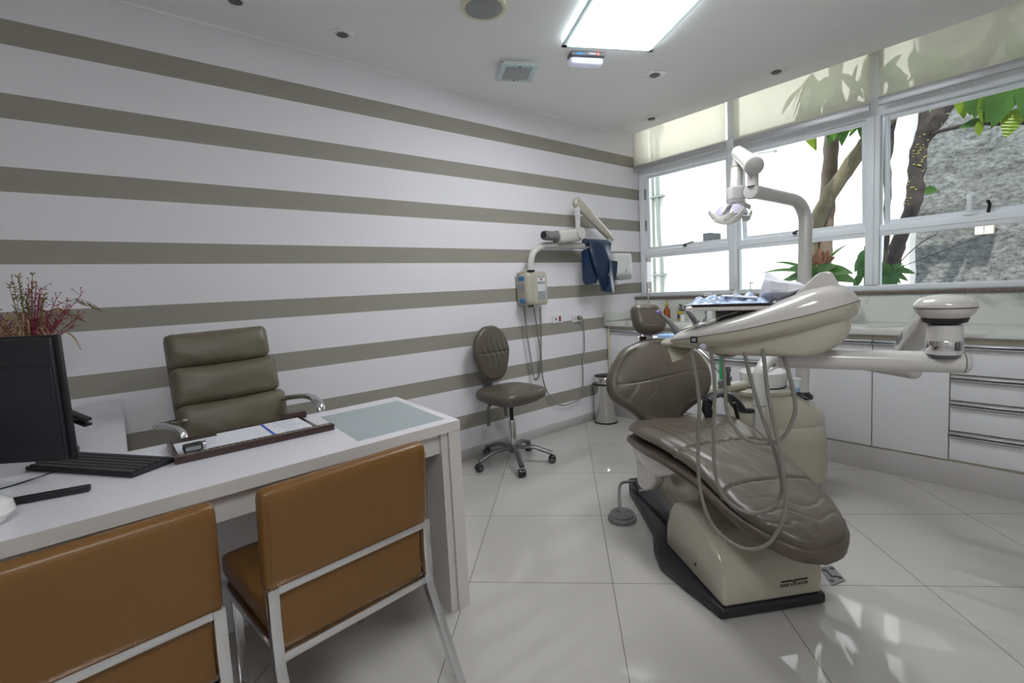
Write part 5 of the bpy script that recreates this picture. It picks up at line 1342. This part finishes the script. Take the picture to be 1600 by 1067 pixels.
# white swing post between unit and delivery arm
wpart('swing_post', tube(ASST[:2], .031, 22), 'armwhite', un)
wpart('swing_elbow', tube([ASST[1]] + ASST[2:], .031, 22, sm=6), 'armwhite', un)
wpart('post_seam', lathe([(.0315, -.002), (.0318, 0), (.0315, .002)], 22, ASST[1]), 'darkgrey', un)
wpart('unit_link', rbox(.34, .14, .10, .03, 5).rot('Z', math.radians(-20)).move(-1.47, -1.80, .34), 'cream', un)

# white surface with a pale blue packet behind the backrest
t = thing('side_tray', 'white instrument tray behind the dental chair backrest', 'tray', (-1.62, -1.27, .88))
g = rbox(.30, .20, .012, .005, 3).rot('Z', math.radians(-50)).move(-1.58, -1.28, .893)
wpart('tray_top', g, 'whiteplastic', t)
wpart('tray_stem', tube([(-1.50, -1.32, .887), (-1.44, -1.45, .80), (-1.44, -1.60, .64)], .010, 10, sm=4), 'steel', t)
t = thing('mask_packet', 'pale blue packet lying on the white tray behind the backrest', 'packet', (-1.61, -1.30, .90))
wpart('packet', rbox(.10, .07, .018, .008, 5, puff=.003).rot('Z', math.radians(-50)).move(-1.605, -1.315, .909), 'lblue', t)

# ================================================================== OPERATING LIGHT ON THE POLE
ol = thing('operating_light', 'grey dental operating light with curved reflector hanging on a jointed arm', 'dental light', POLE[2])
wpart('bent_arm', tube(POLE[2:], .034, 28, sm=6), 'armwhite', ol)
a = V(POLE[-1]); dr = (a - V(POLE[-2])).normalized()
wpart('arm_cap', lathe([(.034, -.01), (.038, -.008), (.039, .004), (.034, .010), (.001, .012)], 32, a, dr), 'armwhite', ol)
wpart('joint', tube([V(POLE[-1]) + dr * -.02 + UZ * .02, LJ[0], LJ[1]], .026, 22), 'armwhite', ol)
wpart('joint_seam', lathe([(.0265, 0), (.027, .002), (.0265, .004)], 22, V(LJ[0]) + UZ * .0), 'black', ol)
a, b = V(LA2[0]), V(LA2[1]); d2 = (b - a).normalized()
wpart('upper_arm', tube([a, a.lerp(b, .15), a.lerp(b, .85), b], [.044, .042, .036, .034], 28), 'armwhite', ol)
wpart('end_cap', lathe([(.044, -.006), (.046, 0), (.044, .010), (.038, .014), (.001, .015)], 32, a, -d2), 'armwhite', ol)
wpart('end_cap', lathe([(.034, -.006), (.035, 0), (.028, .014), (.001, .018)], 28, b, d2), 'armwhite', ol)
wpart('drop_tube', tube([LDROP[0], LDROP[1]], .026, 22), 'armwhite', ol)
wpart('drop_sleeve', tube([LDROP[1], LDROP[2]], .033, 22), 'armwhite', ol)
wpart('drop_ring', lathe([(.034, -.004), (.035, 0), (.034, .010)], 22, LDROP[1]), 'creamdark', ol)
lc = V(LAMP[0]); lb_ = (V(LBLOCK[0]) + V(LBLOCK[1])) / 2
LX, LN = V((.77, -.64, 0)), V((.64, .77, 0))
g = rbox(.074, .066, .090, .008, 6).rot('Z', math.atan2(LX.y, LX.x)).move(*(lb_ + V((0, 0, -.0))))
wpart('head_block', g, 'armwhite', ol)
wpart('block_seam', rbox(.0755, .0675, .003, .001, 2).rot('Z', math.atan2(LX.y, LX.x)).move(*(lb_ + UZ * -.025)), 'darkgrey', ol)
head = wpart('reflector', lathe([(.03, .046), (.06, .034), (.082, .008), (.090, -.016), (.086, -.018), (.058, .006), (.02, .018)], 36, lc), 'lens', ol)
def arc(r, z0_, z1_, a0, a1, w, tilt_=0.0, n=20):
    P = []
    for k in range(n + 1):
        q = k / n; an = a0 + (a1 - a0) * q; P.append(lc + LX * math.cos(an) * r + LN * math.sin(an) * r * .85 + UZ * (z0_ + (z1_ - z0_) * math.sin(PI * q)))
    return bar(P, .006, w)
for Pn, hh in ((BANDA, .030), (BANDB, .032), (BANDC, .026)):
    PP = smooth_path(Pn, 5); wpart('handle_band', bar(PP, .005, hh), 'offwhite', ol, bevel=.0015)
wpart('chrome_band', bar(smooth_path(BANDD, 5), .005, .030), 'steel', ol, bevel=.0015)
wpart('yoke_arm', tube(YOKE, .006, 12, sm=5, flat=(.009, .006)), 'steel', ol)
wpart('glass_shield', lathe([(.100, -.034), (.104, -.031), (.100, -.028), (.094, -.031)], 40, lc), 'whitegloss', ol)
wpart('bulb_cap', lathe([(.022, .02), (.03, -.005), (.022, -.022), (.001, -.026)], 24, lc), 'chrome', ol)

# ================================================================== DELIVERY UNIT
BO, BD, BNn = V(BODY_O), V(BODY_D), V(BODY_N)
du = thing('delivery_unit', 'large glossy off-white dental delivery unit with hoses over the dental chair', 'dental unit', tuple(BO + BD * .30 + UZ * .96))
BK = BODY_K
def bpt(t_, n_, z_): return BO + BD * (t_ * BK) + BNn * (n_ * BK) + UZ * (BODY_Z + (z_ - .93) * BK)
def bprism(poly, n0, n1):
    g = prism(poly, (0, 0, 0), (1, 0, 0), (0, 0, 1), n0, n1, (0, 1, 0)); g.v = [bpt(p.x, p.y, p.z) for p in g.v]; return g
WID = [(.0, .075), (.02, .11), (.08, .145), (.2, .175), (.35, .185), (.45, .180), (.53, .165), (.60, .135), (.635, .10), (.655, .06), (.664, .02)]
ts = [.014, .018, .026, .04, .06] + [.09 + .03 * i for i in range(17)] + [.60, .615, .628, .638, .648, .655, .660, .664]
def shell(kind):
    rings = []
    for t_ in ts:
        w = lerp(WID, t_); zs = lerp(B_SEAM, t_); zt = lerp(B_TOP, t_); zl = lerp(B_LOW, t_); R = []; n = 24
        zt = max(zt, zs + .002); zl = min(zl, zs - .002)
        for k in range(n + 1):
            a = PI * k / n
            c_ = -math.cos(a); x = w * math.copysign(abs(c_) ** .55, c_); s_ = math.sin(a) ** .75
            # rounding toward the seam with a long, soft shoulder
            z = zs + (zt - zs) * s_ if kind == 'upper' else zs - (zs - zl) * s_
            R.append(bpt(t_, x, z))
        rings.append(R)
    return loft(rings)
wpart('upper_shell', shell('upper'), 'offwhite', du, ang=70)
wpart('lower_shell', shell('lower'), 'cream', du, ang=70)
rings = []
for t_ in ts:
    pass
seam = [bpt(t_, -lerp(WID, t_) - .0006, lerp(B_SEAM, t_)) for t_ in ts[:-2]]
wpart('shell_seam', tube(seam, .0012, 6), 'browndark', du)
# pedestal under the shell
ped = []
for z_, k in ((1.02, 1.0), (.985, 1.0), (.955, .97), (.938, .92), (.930, .84), (.928, .60)):
    R = []
    for i in range(40):
        a = 2 * PI * i / 40; c_, s_ = math.cos(a), math.sin(a)
        t_ = .375 + .262 * k * math.copysign(abs(c_) ** .7, c_); n_ = .135 * k * math.copysign(abs(s_) ** .6, s_)
        z2 = z_ + (.055 * max(0, (t_ - .50) / .137) ** 1.3 if z_ < .98 else 0)
        if z_ > .98: z2 = z_ + (.05 if z_ > 1.0 else .045) * max(0, (t_ - .45) / .18) 
        R.append(bpt(t_, n_, z2))
    ped.append(R)
wpart('pedestal', loft(ped), 'cream', du, ang=60)
# handle grip at the top of the bulb
g = bprism([(.440, 1.135), (.475, 1.170), (.528, 1.224), (.540, 1.232), (.566, 1.236), (.576, 1.230), (.606, 1.170), (.56, 1.15)], -.075, .075)
wpart('console_grip', g, 'offwhite', du, bevel=.006, seg=2)
wpart('bracket_badge', prism([(-.011, -.011), (.011, -.011), (.011, .011), (-.011, .011)], bpt(.118, -.1605, .995), BD, UZ, -.001, .004, -BNn), 'black', du, bevel=.001)
g = G()
for i in (-1, 1):
    for j in (-1, 0, 1): g.merge(box(-.0022, .0022, -.0008, .0008, -.0012, .0012).rot('Z', math.atan2(BD.y, BD.x)).move(*(bpt(.118 + i * .004, -.1655, .995 + j * .0045))))
wpart('badge_mark', g, 'labelwhite', du, smooth=False)
wpart('status_light', lathe([(.011, 0), (.010, .004), (.001, .007)], 16, bpt(.15, -.157, .968), -BNn), 'lens', du)
# control face and display on top
wpart('control_panel', bprism([(.05, 1.026), (.13, 1.044), (.20, 1.068), (.20, 1.072), (.13, 1.048), (.05, 1.030)], -.08, .10), 'cream', du)
wpart('dark_display', bprism([(.19, 1.071), (.27, 1.098), (.27, 1.101), (.19, 1.074)], -.12, -.04), 'hose', du)
# tray on its post
tr_ = wpart('tray_plate', rbox(0.309, 0.2255, 0.0145, 0.005,  4).rot('Z', math.atan2(BD.y, BD.x)).move(*(bpt(.262, .01, 1.112))), 'offwhite', du)
wpart('tray_post', bprism([(.185, 1.05), (.30, 1.085), (.32, 1.107), (.178, 1.107)], -.05, .06), 'rubber', du, bevel=.003)
t = thing('instrument_tray', 'thin dark metal tray lying on the delivery unit plate', 'tray', tuple(bpt(.27, .01, 1.119)))
wpart('tray_sheet', rbox(0.2964, 0.2087, 0.0075, 0.0033,  3).rot('Z', math.atan2(BD.y, BD.x)).move(*(bpt(.277, .01, 1.1235))), 'darkwood', t)
# crumpled blue drape and clear bag
def crumple(c, sx, sy, h, seed, n=26):
    vs = []; rz = math.atan2(BD.y, BD.x)
    for j in range(n + 1):
        for i in range(n + 1):
            x = (i / n - .5); y = (j / n - .5); e = max(0, 1 - (2 * abs(x)) ** 4) * max(0, 1 - (2 * abs(y)) ** 4)
            q = abs(noise.noise(V((x * 6 + seed, y * 6, seed)))) * 1.4 + .5 * abs(noise.noise(V((x * 14, y * 14 + seed, 0))))
            p = BD * (x * sx * (1 + .2 * noise.noise(V((x * 3, y * 3, seed))))) + BNn * (y * sy) + UZ * (.0015 + h * e * q)
            vs.append(V(c) + p)
    fs = [(j * (n + 1) + i, j * (n + 1) + i + 1, (j + 1) * (n + 1) + i + 1, (j + 1) * (n + 1) + i) for j in range(n) for i in range(n)]
    m0 = len(vs); g = G().add(vs, fs); base = [V((p.x, p.y, c[2])) for p in vs]; g.add(base, [f[::-1] for f in fs]); return g
t = thing('blue_drape', 'crumpled pale blue plastic drape spread over the tray', 'drape', tuple(bpt(.25, .0, 1.128)))
wpart('film', crumple(bpt(.23, -.005, 1.1285), .25, .19, .038, 3), 'drape', t, ang=80)
t = thing('instrument_pouch', 'white sealed instrument pouch on the blue drape', 'pouch', tuple(bpt(.25, -.06, 1.15)))
wpart('pouch', rbox(0.1085, 0.0501, 0.005, 0.0025,  4).rot('Z', math.atan2(BD.y, BD.x)).rot('X', .1).move(*(bpt(.27, -.05, 1.155))), 'paper', t)
t = thing('clear_bag', 'crumpled whitish plastic bag standing on the tray next to the grip', 'bag', tuple(bpt(.40, .03, 1.128)))
rings = []
for k, (t_, z0_, z1_, w) in enumerate([(.335, 1.130, 1.150, .03), (.345, 1.129, 1.195, .06), (.36, 1.129, 1.228, .075), (.38, 1.130, 1.226, .08), (.41, 1.136, 1.212, .08), (.44, 1.145, 1.205, .075), (.47, 1.160, 1.197, .06), (.49, 1.175, 1.188, .03)]):
    R = []
    for i in range(28):
        a = 2 * PI * i / 28; c_, s_ = math.cos(a), math.sin(a)
        nz = 1 + .45 * noise.noise(V((k * .55, c_ * 1.9, s_ * 1.9))) + .22 * noise.noise(V((k * 1.3, c_ * 5, s_ * 5 + 3)))
        R.append(bpt(t_, .03 + w * c_ * nz, (z0_ + z1_) / 2 + (z1_ - z0_) / 2 * s_ * nz))
    rings.append(R)
wpart('bag_film', loft(rings), 'paper', t, ang=25)
# handpieces in their holders
HH = [('handpiece', HP1, [.006, .008, .010, .0125, .0135], 'slim grey handpiece with purple tip, nearest the headrest'), ('handpiece', HP2, [.007, .009, .011, .012], 'slim grey handpiece in the middle of the holder row'), ('handpiece', HP3, [.004, .006, .011], 'short grey handpiece closest to the tray')]
for i, (nm, P, rr, lb) in enumerate(HH):
    t = thing(nm, lb, 'handpiece', P[-1], 0, 'dental handpieces')
    P = [V(p) for p in P]; P.append(P[-1] + (P[-1] - P[-2]).normalized() * .05 )
    wpart('body', tube(P, rr + [rr[-1]], 14, sm=4), 'rubber', t)
    if i == 0: wpart('purple_tip', lathe([(.004, -.010), (.007, -.006), (.008, .0), (.006, .007), (.003, .012)], 12, P[0] + UZ * .004, (1, -.2, .3)), 'purple', t)
    if i == 1: wpart('head', lathe([(.006, -.014), (.012, -.012), (.012, .008), (.006, .012)], 14, P[0], (.3, .2, 1)), 'greymetal', t)
# side holder flap
hp = [V(p) for p in HOLD]
cen = sum(hp, V()) / len(hp); off = BNn * .03
g = loft([[p for p in hp], [p + off for p in hp]])
wpart('holder_flap', g, 'cream', du, bevel=.006)
wpart('holder_bridge', tube([hp[1] + off, bpt(.06, -.02, .965), bpt(.14, .0, .955)], .03, 14, sm=4, flat=(.05, .018)), 'cream', du)
for i, P in enumerate(HOSES):
    wpart('hose', tube(P, .0060, 12, sm=6), 'hose' if i != 1 else 'hose', du)
wpart('hose', tube(HOSE4, .006, 10, sm=6), 'creamdark', du)
# support arms
da = du
def capped(A_, B_, r, name):
    A_, B_ = V(A_), V(B_); d_ = (B_ - A_).normalized()
    o = wpart(name, cyl(A_, B_, r, 32), 'armwhite', da)
    wpart('tube_cap', lathe([(r * 1.0, 0), (r * .97, r * .25), (r * .75, r * .50), (r * .4, r * .62), (.001, r * .65)], 32, B_, d_), 'armwhite', da)
    wpart('cap_seam', lathe([(r * 1.002, -.0015), (r * 1.004, 0), (r * 1.002, .0015)], 32, B_, d_), 'darkgrey', da)
capped(LOWT[0], LOWT[1], .031, 'lower_tube')
wpart('pole_clamp', lathe([(.036, -.05), (.045, -.045), (.045, .045), (.036, .05)], 28, V(LOWT[0])), 'armwhite', da)
capped(ARM1[1], ARM1[0], .0315, 'upper_tube')
# joint column with chrome band
cc = V(SPRCOL[2]); cx_, cy_ = cc.x, cc.y; Z0 = V(ARM1[0]).z + .026
def zz(h): return Z0 + h
wpart('joint_column', lathe([(.037, zz(0)), (.0415, zz(.003)), (.0415, zz(.084)), (.039, zz(.087))], 40, (cx_, cy_, 0)), 'armwhite', da)
wpart('chrome_band', lathe([(.042, zz(.014)), (.043, zz(.016)), (.043, zz(.040)), (.042, zz(.042))], 40, (cx_, cy_, 0)), 'chrome', da)
wpart('band_lock', box(-.005, .005, -.004, .004, -.012, .012).rot('Z', .6).move(*(V((cx_, cy_, zz(.028))) + V((-.028, -.034, 0)))), 'greymetal', da, bevel=.001)
wpart('column_neck', lathe([(.028, zz(.08)), (.028, zz(.125))], 32, (cx_, cy_, 0)), 'armwhite', da)
wpart('column_foot', lathe([(.031, zz(-.010)), (.037, zz(-.002)), (.036, zz(.003))], 32, (cx_, cy_, 0)), 'darkgrey', da)
# spring arm: rounded head over the column, long body back to the lower tube
H0 = V((cx_, cy_, zz(.140))); L0_ = V(SPR[0]); d_ = (L0_ - H0); Ls = d_.length; d_.normalize(); sd_ = d_.cross(UZ).normalized(); ud = sd_.cross(d_)
wpart('arm_head', lathe([(.026, -.038), (.052, -.033), (.066, -.018), (.0715, -.003), (.070, .009), (.059, .022), (.040, .030), (.016, .0335), (.001, .034)], 44, H0), 'offwhite', da)
wpart('head_seam', lathe([(.0718, -.005), (.0722, -.0035), (.0718, -.002)], 44, H0), 'browndark', da)
wpart('head_boot', lathe([(.032, -.052), (.050, -.046), (.055, -.034), (.04, -.030)], 32, H0), 'black', da)
rings = []
for q, w, h in [(.04, .046, .022), (.10, .048, .030), (.25, .044, .035), (.5, .040, .036), (.8, .036, .034), (.93, .032, .030), (.98, .026, .024), (1.0, .012, .012)]:
    c_ = H0 + d_ * Ls * q - UZ * .006; rings.append([c_ + sd_ * w * math.copysign(abs(math.cos(a)) ** .6, math.cos(a)) + ud * h * math.copysign(abs(math.sin(a)) ** .6, math.sin(a)) for a in [2 * PI * k / 28 for k in range(28)]])
sp_ = wpart('spring_arm', loft(rings), 'offwhite', da, ang=60)
for k in range(5):
    q = H0 + d_ * Ls * (.58 + k * .04)
    for s_ in (-1, 1): wpart('vent_slot', bar([q + sd_ * s_ * .0385 + ud * .012, q + sd_ * s_ * .0385 - ud * .012], .004, .004, d_), 'rubber', sp_)
wpart('lower_pivot', cyl(V(LOWT[1]) + (V(LOWT[0]) - V(LOWT[1])).normalized() * .03 + UZ * .02, V(LOWT[1]) + (V(LOWT[0]) - V(LOWT[1])).normalized() * .03 + UZ * .10, .028, 28), 'armwhite', da)
